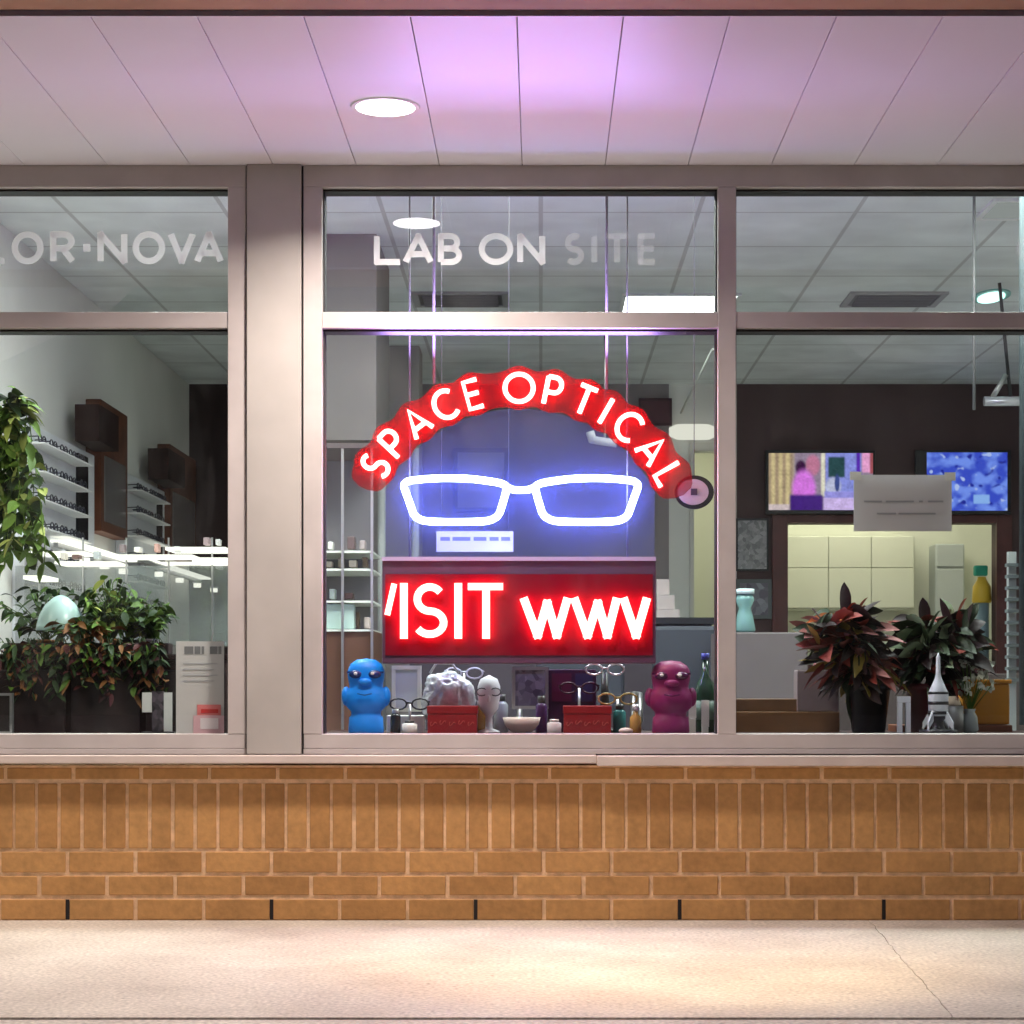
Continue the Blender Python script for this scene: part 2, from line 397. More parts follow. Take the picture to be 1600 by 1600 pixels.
# pilaster between the windows
g = MB(); g.box(xf(386.5), xf(471), -.045, .12, Z_B+.001, Z_TOP, M_PILASTER, .002)
g.box(xf(383), xf(386), -.02, .1, Z_B+.001, Z_TOP, M_GASKET); g.box(xf(471.5), xf(474.5), -.02, .1, Z_B+.001, Z_TOP, M_GASKET)
g.build('pilaster', None, shop)
def window(p0, p1, mull=(), hidden=False):
    """aluminium storefront window from pixel column p0 to p1 (outer edges), with a transom bar and the two panes of each light"""
    w_ = empty('window', (0, 0, 0)); w_.parent = shop
    g = MB(); yb = .09
    g.box(xf(p0), xf(p1), YF, yb, zf(292), Z_TOP-.0005, M_FRAME, .0015)                # head
    g.box(xf(p0), xf(p1), YF, yb, Z_B+.0005, zf(1170), M_FRAME, .0015)                 # bottom rail, lower step
    g.box(xf(p0)+.001, xf(p1)-.001, YF+.0004, yb, zf(1169.6), zf(1147), M_FRAME, .002)
    edges = [(p0, p0+29)]+[(a, b_) for a, b_ in mull]+[(p1-28, p1)]
    for a, b_ in edges: g.box(xf(a), xf(b_), YF-.0005, yb+.0005, zf(1146.8), zf(292.2), M_FRAME, .0015)
    for (a, b_), (c, d) in zip(edges, edges[1:]):
        g.box(xf(b_)+.0003, xf(c)-.0003, YF+.004, yb-.002, zf(512), zf(487), M_FRAME, .0015)
    fr = g.build('frame', None, w_)
    g = MB()
    for (a, b_), (c, d) in zip(edges, edges[1:]):
        for y0 in (292.5, 512.5): g.box(xf(b_)+.0004, xf(c)-.0004, -.002, .06, zf(y0+3.0), zf(y0), M_GASKET)
        for y0 in (294.0, 514.5):
            y1 = 487 if y0 < 400 else 1147
            g.box(xf(b_)+.0004, xf(b_+2.2), .004, .06, zf(y1), zf(y0+1.6), M_GASKET); g.box(xf(c-2.2), xf(c)-.0004, .004, .06, zf(y1), zf(y0+1.6), M_GASKET)
    g.build('gasket', None, w_)
    for (a, b_), (c, d) in zip(edges, edges[1:]):
        for y0, y1 in ((294, 487), (514, 1147)):
            g = MB(); g.box(xf(b_)-.004, xf(c)+.004, .028, .034, zf(y1)-.004, zf(y0)+.004); g.build('pane', M_GLASS, w_)
    return w_
win_l = window(-620, 384)
win_r = window(474, 1800, [(1122, 1150)])
g = MB(); g.box(xf(1800)+.002, 3.3, -.04, .12, Z_B, Z_TOP, M_PILASTER); g.build('pilaster', None, shop)
g = MB(); g.box(-3.3, xf(-620)-.002, -.04, .12, Z_B, Z_TOP, M_PILASTER); g.build('pilaster', None, shop)
# vinyl lettering on the glass
M_VINYL = see_through('frosted_vinyl', (.80, .77, .79), .42)
M_VINYL2 = see_through('faint_frosted_vinyl', (.8, .72, .75), .90)  # fainter vinyl paints letters washed out against the bright ceiling
def lettering(spec, base, top, parent, mt, Y=.0235, sw=9.5):
    g = MB(); s_ = (Y-CY)/F
    for ch, p0, p1 in spec:
        if ch == '.':
            g.pbox(p0, p1, (base+top)/2-6, (base+top)/2+6, Y, .001, mt); continue
        st, wd = GL[ch]
        for pts, cl in st:
            P = []
            for x, y in pts:
                X = p0+sw/2+(p1-p0-sw)*(x/wd if wd else 0); Yp = base-sw/2-(base-top-sw)*y
                q = pw(X, Yp, Y); P.append((q.x, q.z))
            g.ribbon(P, sw*s_, Y, Y+.001+random.uniform(0, .0004), cl, mt)
    return g.build('lettering', None, parent)
lettering([('O', -92, -42), ('L', -32, 12), ('O', 18, 68), ('R', 78, 118), ('.', 130, 141), ('N', 152, 199), ('O', 207, 258), ('V', 262, 306), ('A', 303, 350)], 413, 361, win_l, M_VINYL, sw=10)
lettering([('L', 584, 630), ('A', 629, 678), ('B', 684, 722), ('O', 748, 802), ('N', 808, 852)], 414, 364, win_r, M_VINYL)
lettering([('S', 880, 914), ('I', 924, 933), ('T', 942, 986), ('E', 996, 1028)], 414, 364, win_r, M_VINYL2)
lettering([('C', 1588, 1636)], 413, 364, win_r, M_VINYL2)

# soffit, beam and fascia
ZS = 2.232
M_SOFFIT = mat('soffit_white', (.76, .74, .82), .42, 0, .6, .03, 1.2)
g = MB(); joints = [-3.0]+[xb(p)*1.0 for p in ()]
x0 = -.055-.245*13
k = 0
while x0 < 3.3:
    g.box(x0+.0011, x0+.245-.0011, -1.372, YF+.02, ZS, ZS+.02, M_SOFFIT, .0012); x0 += .245
g.box(-3.3, 3.3, -1.372, -.0, ZS+.012, ZS+.03, mat('soffit_gap', (.5, .46, .48), .7))
sof = g.build('soffit', None, shop)
g = MB(); M_BEAM = mat('tan_beam', (.42, .25, .15), .7, var=.1, scale=5)
g.box(-3.3, 3.3, -1.72, -1.418, ZS-.004, ZS+.75, M_BEAM); g.build('fascia', None, shop)
g = MB(); g.box(-3.3, 3.3, -1.4175, -1.3725, ZS+.008, ZS+.3, mat('shadow_gap', (.05, .03, .03), .7)); g.box(-3.3, 3.3, -1.379, -1.3722, ZS-.006, ZS+.0075, M_SOFFIT); g.build('soffit_trim', None, shop)  # dark colour paints the shade in the gap before the soffit
g = MB(); g.box(-3.3, 3.3, -1.4, .3, ZS+.4, ZS+.75); g.box(-3.3, 3.3, .0, .3, ZS+.0305, ZS+.399); g.build('roof', M_DARK, shop)

# ================================================================== downlights
def downlight(px, x, watts, label, colr=(1, .88, .79)):
    y = -.64
    o = empty('downlight', (x, y, ZS-.004), label, 'downlight', 'round downlights in the soffit')
    g = MB(); pr = [(.077, 0), (.09, 0), (.092, .003), (.077, .003)]
    n = 32; k = g.mi(M_WHITE)
    rings = [[g.bm.verts.new((x+math.cos(2*math.pi*i/n)*r, y+math.sin(2*math.pi*i/n)*r, ZS-.005+z)) for i in range(n)] for r, z in pr]
    for a, b_ in zip(rings, rings[1:]+rings[:1]):
        for i in range(n): g.bm.faces.new((a[i], a[(i+1) % n], b_[(i+1) % n], b_[i]))
    g.build('trim_ring', None, o)
    g = MB(); g.lathe([(.078, 0), (.078, .003)], x, y, ZS-.0055, 32); g.build('lens', emit('downlight_lens', (1, .93, .98), 14), o)
    li = bpy.data.lights.new('downlight_lamp', 'AREA'); li.shape = 'DISK'; li.size = .16; li.energy = watts; li.color = colr; li.spread = R(150)
    lo = bpy.data.objects.new('downlight_lamp', li); col.objects.link(lo); lo.parent = o; lo.location = (0, 0, -.012)
downlight(602, -.412, 35, 'round white downlight glowing in the pale soffit')
downlight(0, -2.85, 38, 'round white downlight in the soffit far to the side')

# flood lamp on the front of the fascia, beyond the top edge of the picture
fl = empty('flood_lamp', (.25, -1.86, 2.62), 'warm flood lamp fixed to the front of the tan fascia', 'flood lamp')
g = MB(); g.box(.17, .33, -1.95, -1.76, 2.56, 2.66, M_METAL, .006); g.box(.23, .27, -1.76, -1.7205, 2.58, 2.64, M_METAL); g.build('housing', None, fl)
g = MB(); g.box(.18, .32, -1.94, -1.78, 2.555, 2.5595, emit('flood_lens', (1, .8, .5), 6)); g.build('lens', None, fl)
li = bpy.data.lights.new('flood_lamp_bulb', 'SPOT'); li.energy = 240; li.color = (1, .68, .27); li.spot_size = R(44); li.spot_blend = .8; li.shadow_soft_size = .05
lo = bpy.data.objects.new('flood_lamp_bulb', li); col.objects.link(lo); lo.parent = fl; lo.location = (0, 0, -.09)
lo.rotation_euler = (Vector((.30, -.85, 0))-Vector((.25, -1.86, 2.53))).to_track_quat('-Z', 'Y').to_euler()

# ================================================================== interior shell
YBK = 6.3; ZC = 2.527; XL = -2.14; XR = 3.3
m = bpy.data.materials.new('ceiling_tile'); m.use_nodes = True; nt = m.node_tree; N = nt.nodes.new; L = nt.links.new
b = nt.nodes['Principled BSDF']; tc = N('ShaderNodeTexCoord'); br = N('ShaderNodeTexBrick')
br.offset = 0; br.inputs['Scale'].default_value = 1; br.inputs['Brick Width'].default_value = .61; br.inputs['Row Height'].default_value = .61; br.inputs['Mortar Size'].default_value = .009
br.inputs['Color1'].default_value = (.80, .84, .82, 1); br.inputs['Color2'].default_value = (.75, .79, .77, 1); br.inputs['Mortar'].default_value = (.48, .49, .47, 1)
L(tc.outputs['Object'], br.inputs['Vector']); n1 = N('ShaderNodeTexNoise'); n1.inputs['Scale'].default_value = 3; L(tc.outputs['Object'], n1.inputs['Vector'])
mr = N('ShaderNodeMapRange'); mr.inputs[1].default_value = .3; mr.inputs[2].default_value = .7; mr.inputs[3].default_value = .85; mr.inputs[4].default_value = 1.15; L(n1.outputs['Fac'], mr.inputs[0])
vs = N('ShaderNodeVectorMath'); vs.operation = 'SCALE'; L(br.outputs['Color'], vs.inputs[0]); L(mr.outputs[0], vs.inputs['Scale']); L(vs.outputs[0], b.inputs['Base Color']); b.inputs['Roughness'].default_value = .55
M_CEIL = m
M_WALLG = mat('pale_grey_wall', (.74, .735, .68), .7, var=.05, scale=2)
M_MAROON = mat('dark_maroon_wall', (.018, .005, .006), .7, var=.2, scale=2)
M_BROWNW = mat('dark_brown_wall', (.085, .05, .05), .7, var=.1, scale=2)
M_GREYW = mat('mid_grey_wall', (.25, .22, .225), .7, var=.05, scale=2)
g = MB(); g.box(XL-.1, XR+.1, .1, YBK+.1, ZC, ZC+.1); g.build('ceiling', M_CEIL, kind='structure')
g = MB(); g.box(XL-.1, XR+.1, .2, YBK+2.2, -.1, -.002); g.build('floor', mat('pale_tile_floor', (.76, .78, .77), .95, var=.2, scale=30), kind='structure')
g = MB(); g.box(XL-.1, XL, .1, YBK, -.001, ZC-.001); g.build('wall', M_WALLG, kind='structure')
g = MB(); g.box(XR, XR+.1, .1, YBK, -.001, ZC-.001); g.build('wall', M_WALLG, kind='structure')
bx = lambda px: (px-HX)*12.3/F
bz = lambda py: CZ+(HY-py)*12.3/F
ox0, ox1, oz0, oz1 = bx(1230), bx(1555), .82, bz(818)      # pass-through opening
dx0, dx1, dz = bx(1084), bx(1146), bz(705)                 # lit doorway
g = MB(); e0 = YBK; e1 = YBK+.1
g.box(XL, -1.2, e0, e1, 0, ZC, M_MAROON)
g.box(-1.2, .78, e0, e1, 0, ZC, M_GREYW)
g.box(.78, dx0, e0, e1, 0, ZC, M_WALLG); g.box(dx0, dx1, e0, e1, dz, ZC, M_WALLG); g.box(dx1, dx1+.02, e0, e1, 0, ZC, M_WALLG)
g.box(dx1+.02, ox0, e0, e1, 0, ZC, M_BROWNW); g.box(ox0, ox1, e0, e1, 0, oz0, M_BROWNW); g.box(ox0, ox1, e0, e1, oz1, ZC, M_BROWNW); g.box(ox1, XR, e0, e1, 0, ZC, M_BROWNW)
g.build('wall', None, kind='structure')
# the lit rooms beyond the opening and the doorway
g = MB()
g.box(.5, 3.4, YBK+1.9, YBK+2.0, 0, 2.6, M_CREAM); g.box(.5, 3.4, YBK+.11, YBK+1.9, 2.5, 2.6, M_CREAM)
g.box(1.3, 1.36, YBK+.11, YBK+1.9, 0, 2.499, M_CREAM); g.box(.45, .5, YBK+.11, YBK+2, 0, 2.6, M_CREAM); g.box(3.4, 3.45, YBK+.11, YBK+2, 0, 2.6, M_CREAM)
g.build('wall', None, kind='structure')
# bulkhead and wall return seen through the centre window
g = MB(); g.box(-1.2, pw(588, 0, 2.2).x, 2.2, 2.9, 1.69, ZC-.001); g.build('bulkhead_wall', mat('bulkhead_grey', (.17, .15, .145), .7, var=.05), kind='structure')
g = MB(); g.box(pw(603, 0, 4.9).x-.2, pw(655, 0, 4.9).x, 4.9, 5.2, 0, ZC-.001); g.build('pillar', mat('pillar_grey', (.30, .27, .265), .7, var=.05), kind='structure')

# ---- ceiling lights, vents
def ceil_light(x0, x1, y0, y1, s_, label, mt=None):
    o = empty('ceiling_light', ((x0+x1)/2, (y0+y1)/2, ZC-.012), label, 'ceiling light')
    g = MB()
    for a, b_, c, d in ((x0-.02, x1+.02, y0-.02, y0), (x0-.02, x1+.02, y1, y1+.02), (x0-.02, x0, y0, y1), (x1, x1+.02, y0, y1)): g.box(a, b_, c, d, ZC-.012, ZC-.0005, M_WHITE)
    g.build('frame', None, o)
    g = MB(); g.box(x0, x1, y0, y1, ZC-.009, ZC-.001); g.build('diffuser', mt or emit('panel_%g' % s_, (.93, 1, .97), s_), o)
ceil_light(.40, .92, 3.46, 3.98, 9, 'brightly lit white troffer above the neon sign')
ceil_light(-1.35, -.75, .45, 1.05, 44, 'unseen fill troffer added just inside the window behind the pilaster')  # unseen troffers added over the front to brighten the interior
ceil_light(-.1, .5, .45, 1.05, 54, 'unseen fill troffer added just inside the window above the centre pane')
ceil_light(1.3, 1.9, .45, 1.05, 54, 'unseen fill troffer added just inside the window over the croton plants')
ceil_light(1.72, 2.35, 1.62, 1.9, .3, 'dim troffer near the top of the right-hand transom pane')
def room_lamp(x, y, w_, l_, s_, label):
    o = empty('room_light', (x, y, 2.49), label, 'ceiling light')
    g = MB(); g.box(x-w_/2, x+w_/2, y-l_/2, y+l_/2, 2.47, 2.499, emit('room_%g' % s_, (1, .93, .74), s_)); g.build('diffuser', None, o)
room_lamp(2.1, YBK+1.0, 1.1, .5, 12, 'lit panel in the ceiling of the cream back room')
room_lamp(.95, YBK+.9, .4, .5, 12, 'lit panel in the ceiling beyond the doorway')
def vent(px0, px1, py, label):
    o = empty('ceiling_vent', (0, 0, 0), label, 'ceiling vent', 'dark slatted vents in the ceiling')
    Y = 3.57; x0 = pw(px0, 0, Y).x; x1 = pw(px1, 0, Y).x
    o.location = ((x0+x1)/2, Y, ZC-.01)
    g = MB(); g.box(x0, x1, Y-.14, Y+.14, ZC-.006, ZC-.0005, M_BLACKPL); g.build('backing', None, o)
    g = MB()
    for i in range(7): g.box(x0+.02, x1-.02, Y-.12+i*.038, Y-.112+i*.038, ZC-.02, ZC-.0065, mat('vent_grey', (.12, .12, .12), .5))
    g.build('slat', None, o)
    g = MB()
    for a, b_, c, d in ((x0-.03, x1+.03, Y-.17, Y-.14), (x0-.03, x1+.03, Y+.14, Y+.17), (x0-.03, x0, Y-.14, Y+.14), (x1, x1+.03, Y-.14, Y+.14)): g.box(a, b_, c, d, ZC-.012, ZC-.0005, mat('vent_frame', (.3, .3, .29), .5))
    g.build('frame', None, o)
vent(655, 785, 466, 'dark slatted vent in the ceiling above the word SPACE')
vent(1330, 1462, 466, 'dark slatted vent in the ceiling above the two screens')

# ================================================================== neon sign SPACE OPTICAL with spectacles
YN = .12; sn = (YN-CY)/F
M_RED = emit('red_neon', (1, .07, .065), 42)
M_BLUE = emit('blue_neon', (.33, .38, 1), 75)
neon = empty('neon_sign', pw(812, 870, YN), 'lit neon sign, red arched words SPACE OPTICAL over blue-white spectacles', 'neon sign')
placed = [('S', -56.6), ('P', -47.0), ('A', -36.6), ('C', -25.7), ('E', -15.6), ('O', -.2), ('P', 11.2), ('T', 22.0), ('I', 30.0), ('C', 39.0), ('A', 50.0), ('L', 60.2)]
H = 43*sn; Cc = pw(812, 876, YN); RR = 270*sn
lt = MB()
for ch, ang in placed:
    st, wd = GL[ch]
    a = R(-ang); ux, uz = math.cos(a), math.sin(a); vx, vz = -uz, ux
    for pts, cl in st:
        P = []
        for x, y in pts:
            lx = (x-wd/2)*H*.92; ly = (y-.5)*H
            P.append(Vector((Cc.x+vx*(RR+ly)+ux*lx, YN, Cc.z+vz*(RR+ly)+uz*lx)))
        lt.tube(P, .0072, cl, 8)
lt.build('lettering', M_RED, neon)
def px2(pts, Y): return [pw(x, y, Y) for x, y in pts]
def smooth(P, closed=True, it=2):
    for _ in range(it):
        Q = []
        n = len(P)
        for i in range(n if closed else n-1):
            a, b_ = Vector(P[i]), Vector(P[(i+1) % n])
            Q += [a*.8+b_*.2, a*.2+b_*.8]
        if not closed: Q = [Vector(P[0])]+Q+[Vector(P[-1])]
        P = Q
    return P
g = MB()
left = [(628, 752), (680, 747), (735, 747.5), (792, 756), (790, 772), (777, 814), (712, 816), (650, 814), (638, 780)]
g.tube(smooth(px2(left, YN)), .0102, True, 10)
g.tube(smooth(px2([(2*814-x, y) for x, y in left], YN)), .0102, True, 10)
g.tube(smooth(px2([(790, 760), (803, 766), (825, 766), (838, 760)], YN), False), .0098, False, 10)
g.build('spectacles_outline', M_BLUE, neon)
# acrylic sheets added to carry the glow halo, red behind words, frosted behind spectacles
def arcband(a0, a1, Y, th, mt, n=120):
    g = MB(); k = g.mi(mt); out = []; inn = []
    for i in range(n+1):
        d_ = a0+(a1-a0)*i/n; near = min(abs(d_-q[1]) for q in placed); b_ = math.exp(-(near/3.6)**2)
        e_ = min(1, max(0, (min(d_-a0, a1-d_))/3.5)); e_ = math.sqrt(1-(1-e_)**2)
        t = R(90-d_); r1 = RR+(27+9*b_)*sn*(.25+.75*e_); r0 = RR-(27+6*b_)*sn*(.25+.75*e_)
        out.append((Cc.x+r1*math.cos(t), Cc.z+r1*math.sin(t))); inn.append((Cc.x+r0*math.cos(t), Cc.z+r0*math.sin(t)))
    V = [[g.bm.verts.new((x, y, z)) for x, z in q] for y in (Y, Y+th) for q in (out, inn)]
    o0, i0, o1, i1 = V
    for i in range(n):
        g.bm.faces.new((o0[i], o0[i+1], i0[i+1], i0[i])); g.bm.faces.new((o1[i+1], o1[i], i1[i], i1[i+1]))
        g.bm.faces.new((o0[i+1], o0[i], o1[i], o1[i+1])); g.bm.faces.new((i0[i], i0[i+1], i1[i+1], i1[i]))
    g.bm.faces.new((o0[0], i0[0], i1[0], o1[0])); g.bm.faces.new((i0[-1], o0[-1], o1[-1], i1[-1]))
    return g
arcband(-65, 68, YN+.016, .004, see_through('red_halo_acrylic', (.22, .001, .006), .5)).build('red_halo_backing', None, neon)
g = MB()
bk = []
for i in range(41):
    t = R(90-(-62+124*i/40)); bk.append((Cc.x+(RR-30*sn)*math.cos(t), Cc.z+(RR-30*sn)*math.sin(t)))
zb_ = pw(0, 872, YN).z; bk += [(bk[-1][0], zb_), (bk[0][0], zb_)]
g.poly(bk, YN+.040, YN+.043)
g.build('blue_halo_backing', see_through('blue_halo_acrylic', (.26, .31, .85), .955), neon)
li = bpy.data.lights.new('soffit_fill', 'AREA'); li.shape = 'RECTANGLE'; li.size = .8; li.size_y = .05; li.energy = 24; li.color = (.50, .30, 1); li.spread = R(170)  # unseen violet fill lamp added to brighten the soffit
lo = bpy.data.objects.new('soffit_fill', li); col.objects.link(lo); lo.parent = neon; lo.location = Vector((Cc.x, .075, Cc.z+RR+45*sn))-neon.location; lo.rotation_euler = (R(180), 0, 0)
for px in (678, 948):
    g = MB(); a = pw(px, 600 if px == 678 else 622, YN+.03); g.cyl(a, (a.x, a.y, ZC-.001), .0045, 8); g.build('hanging_rod', M_CORD, neon)

# ================================================================== scrolling LED sign
YD = .13
led = empty('led_sign', pw(811, 1035, YD), 'dark LED message board glowing red with the white text ISIT www', 'LED sign')
g = MB(); g.pbox(597, 1025, 873, 1037, YD, .07, mat('purple_black_case', (.10, .05, .10), .35), .004); g.build('case', None, led)
g = MB(); g.pbox(602, 1020, 897, 1024, YD-.004, .0035, mat('red_display_face', (.16, .003, .016), .6, 0, .05)); g.build('display_face', None, led)
g = MB(); g.pbox(597, 1025, 870, 876, YD-.012, .011, mat('case_lip', (.5, .4, .6), .35)); g.build('top_lip', None, led)
M_LED = emit('led_text', (1, .085, .075), 28)
g = MB(); YT = YD-.024; st_ = (YT-CY)/F
def rib(pts, wpx, closed=False): g.ribbon([(p.x, p.z) for p in px2(pts, YT)], wpx*st_, YT, YT+.003, closed)
rib([(616, 912), (605, 961)], 9); rib([(631, 911), (631, 998)], 12)
S = [(643+6+45*(x/.62), 991-74*y) for x, y in (arc(.31, .745, .27, .255, 35, 270)+arc(.31, .245, .30, .245, 90, -148)[1:])]
rib(S, 11.5); rib([(716, 911), (716, 998)], 12)
rib([(731, 916.5), (786, 916.5)], 11); rib([(759.5, 922.2), (759.5, 998)], 12)
rib([(818, 934), (840, 993), (855, 942), (870, 993), (887, 934)], 13); rib([(897, 934), (918, 993), (934, 942), (949, 993), (964, 934)], 13); rib([(974, 934), (994, 993), (1011, 934)], 13)
g.build('lettering', M_LED, led)
g = MB()
for px in (640, 980):
    a = pw(px, 874, YD+.04); b2 = pw(px, 830, YD+.05); g.cyl(a, (a.x, a.y, ZC-.001), .003, 6)
g.build('hanging_cable', M_CORD, led)

# round disc by the end of the arch
g_o = empty('round_plaque', pw(1085, 797, .2), 'round grey disc with a dark scalloped rim beside the last neon letter', 'plaque')
c = pw(1085, 769, .2)
g = MB(); g.cyl((c.x, .2, c.z), (c.x, .215, c.z), .060, 40); 
for v in g.bm.verts: v.co.x = c.x+(v.co.x-c.x)*1.0; v.co.z = c.z+(v.co.z-c.z)*.86
g.build('rim', M_BLACKPL, g_o)
g = MB(); g.cyl((c.x-.004, .192, c.z), (c.x-.004, .1995, c.z), .047, 40)
for v in g.bm.verts: v.co.z = c.z+(v.co.z-c.z)*.84
g.build('face', mat('disc_grey', (.5, .42, .42), .5), g_o)
g = MB(); g.box(c.x-.012, c.x+.008, .189, .1918, c.z-.010, c.z+.010); g.build('centre_mark', mat('disc_dark', (.06, .05, .08), .5), g_o)
g = MB(); g.cyl((c.x, .21, c.z+.045), (c.x+.0, .21, ZC-.001), .0012, 6); g.build('hanging_wire', M_CORD, g_o)

# ================================================================== left window: wall displays
wy = lambda px: 2.14*F/(HX-px)+CY            # depth of a pixel column on the left wall
M_CHERRY = mat('cherry_wood', (.016, .005, .004), .65, 0, .12, var=.25, scale=14)
M_WOODP = mat('brown_wood_panel', (.10, .034, .016), .6, 0, .15, var=.3, scale=9)
M_RACK = mat('white_rack', (.72, .74, .76), .4, var=.04)
def display(p0, p1, pm0, pm1, pe, label, hd, tall):
    y0, y1 = wy(p0), wy(pe)
    o = empty('display_rack', (XL+.04, (y0+y1)/2, .6), label, 'display rack', 'white eyewear racks along the pale wall')
    g = MB(); g.box(XL+.001, XL+.05, y0, y1, .5, 1.77, M_RACK, .004)
    g.build('panel', None, o)
    g = MB(); g.box(XL+.0505, XL+.062, wy(pm0), wy(pm1), 1.36, 1.74); g.build('mirror', mat('dark_mirror', (.02, .02, .022), .15, .3), o)
    for i in range(6):
        g = MB(); g.box(XL+.0503, XL+.13, y0+.02, wy(pm0)-.02, 1.1+i*.115, 1.106+i*.115); g.build('shelf', M_WHITE, o)
    h = MB(); h.box(XL+.051, XL+.16, wy(hd[0]), wy(hd[1]), 1.79, 1.955); h.build('header_board', M_CHERRY, o)
    h = MB(); h.box(XL+.002, XL+.075, wy(tall[0]), wy(tall[1]), 1.42, 2.04, M_WOODP, .004); h.build('wood_panel', None, o)
    h = MB(); h.box(XL+.076, XL+.082, wy(tall[0])+.06, wy(tall[1])-.08, 1.47, 1.78); h.build('wood_panel_mirror', mat('grey_mirror', (.32, .3, .29), .2, .6), o)
    return o, y0, wy(pm0)
racks = [display(18, 98, 101, 117, 131, 'nearer white eyewear rack with cherry header board and tall brown panel', (99, 132), (133, 176)),
         display(180, 229, 230, 236.5, 243, 'farther white eyewear rack with cherry header board beside the maroon wall', (216, 244), (245, 287))]
def eyeglasses(x, y, z, ax='y', sz=1.0):
    g = MB(); q = []
    for sgn in (-1, 1):
        pts = [Vector((x+.012, y+sgn*.034*sz+math.cos(t)*.026*sz, z+math.sin(t)*.017*sz)) for t in [2*math.pi*i/12 for i in range(12)]]
        g.tube(pts, .0032*sz, True, 6)
    g.tube([(x+.012, y-.009*sz, z+.004), (x+.013, y+.009*sz, z+.004)], .003*sz, False, 6)
    for sgn in (-1, 1): g.tube([(x+.012, y+sgn*.06*sz, z+.008), (x-.035*sz, y+sgn*.062*sz, z+.006)], .0025*sz, False, 6)
    return g
eg = eyeglasses(0, 0, 0).build('eyeglasses', mat('dark_acetate', (.03, .03, .045), .3), origin=(0, 0, 0), label='small dark spectacle frame in a row on the white racks by the pale wall', cat='eyeglasses', group='spectacle frames on the wall racks')
first = True
for o, y0, y1 in racks:
    nn = 5
    for i in range(6):
        for j in range(nn):
            t = eg if first else eg.copy()
            if not first: col.objects.link(t)
            first = False
            t.location = (XL+.09+rj(.005), y0+.1+(y1-y0-.2)*j/(nn-1)+rj(.01), 1.1+i*.115+.026)
# white ledges with a glow in place of reflection streaks below the racks
def ledge(x0, x1, y0, y1, z, label, posts=True, mt=None):
    o = empty('streak_shelf', ((x0+x1)/2, (y0+y1)/2, z), label, 'shelf', 'glass shelves glowing as reflection streaks below the racks')
    g = MB(); g.box(x0, x1, y0, y1, z-.010, z, emit('reflection_glow', (1, .98, .88), 1.7)); g.build('streak_board', None, o)
    g = MB()
    g.box((x0+x1)/2-.01, (x0+x1)/2+.01, y0+.01, y1-.01, z-.03, z-.0105, M_METAL)
    g.build('bracket', None, o)
    return o
def gleam(p, label):
    o = empty('gleam_disc', p, label, 'light', 'small bright puck discs standing in for reflections under the racks')
    g = MB(); g.cyl((p[0], p[1], p[2]-.012), (p[0], p[1], p[2]+.012), .022, 14); g.build('lens', emit('gleam', (1, .97, .86), 2.2), o)  # glowing disc standing in for a reflected point of light
    g = MB(); g.cyl((p[0], p[1], p[2]+.0125), (p[0], p[1], p[2]+.02), .028, 14); g.build('housing', M_METAL, o)
ledge(XL+.002, XL+.14, wy(60), wy(190)-.3, 1.315, 'longest glass shelf glowing as a reflection streak, below the nearer eyewear rack')
ledge(XL+.002, XL+.14, wy(200), YBK-.04, 1.345, 'glass shelf glowing as a reflection streak below the farther eyewear rack')
ledge(XL+.45, XL+.95, 3.0, 3.12, 1.245, 'free glass shelf glowing as a reflection streak on a stand before the nearer rack')
for i, px in enumerate((36, 75, 108, 140, 200, 235, 265, 293, 320)):
    yy = wy(px); gleam((XL+.16, yy, 1.235 if px < 150 else 1.27), 'small round glowing disc standing in for a reflection under a glass shelf by the pale wall')
# free-standing glass display with shelves glowing as reflection streaks before the racks
YG = 1.9
gd = empty('streak_display', (pw(200, 0, YG).x, YG, 0), 'wide glass display stand with shelves glowing as reflection streaks crossing the first window', 'display stand')
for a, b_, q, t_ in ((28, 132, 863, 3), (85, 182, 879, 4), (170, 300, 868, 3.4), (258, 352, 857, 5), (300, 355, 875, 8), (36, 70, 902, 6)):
    g = MB(); g.pbox(a, b_, q-t_/2, q+t_/2, YG+rj(.12), .22, emit('reflection_glow', (1, .98, .88), 1.7)); g.build('shelf', None, gd)  # each shelf glows in place of a reflection streak
for p in (60, 128, 196, 262, 330):
    g = MB(); g.pbox(p, p+2.5, 840, 1135, YG+.25, .008, M_METAL); g.build('post', None, gd)
g = MB(); g.pbox(24, 356, 884, 1010, YG+.27, .006, see_through('display_glass', (.5, .56, .52), .72, .06)); g.build('glass_panel', None, gd)
for k, (p, q, w_, h_, c_) in enumerate(((44, 860, 9, 9, (.7, .72, .68)), (66, 860, 6, 13, (.3, .28, .3)), (98, 876, 8, 10, (.75, .7, .6)), (118, 876, 12, 7, (.2, .12, .1)), (150, 876, 9, 12, (.6, .64, .62)), (190, 865, 8, 12, (.25, .2, .2)), (214, 865, 10, 8, (.75, .74, .66)), (244, 865, 7, 13, (.5, .3, .25)), (276, 865, 9, 9, (.7, .72, .7)), (322, 854, 9, 12, (.4, .3, .3)), (340, 854, 7, 9, (.7, .7, .65)))):
    thing1_box = MB(); thing1_box.pbox(p-w_/2, p+w_/2, q-2.6-h_, q-2.6, YG+.08, .05, None, .003)
    thing1_box.build('display_box', mat('display_box_%d' % k, c_, .4), None, 'tiny %s box standing on a reflection-streak shelf of the glass display' % ['pale', 'plum', 'cream', 'dark brown', 'light grey', 'dark grey', 'ivory', 'brick red', 'silver-grey', 'dusky', 'off-white'][k], 'box', 'tiny boxes on the reflection-streak shelves')
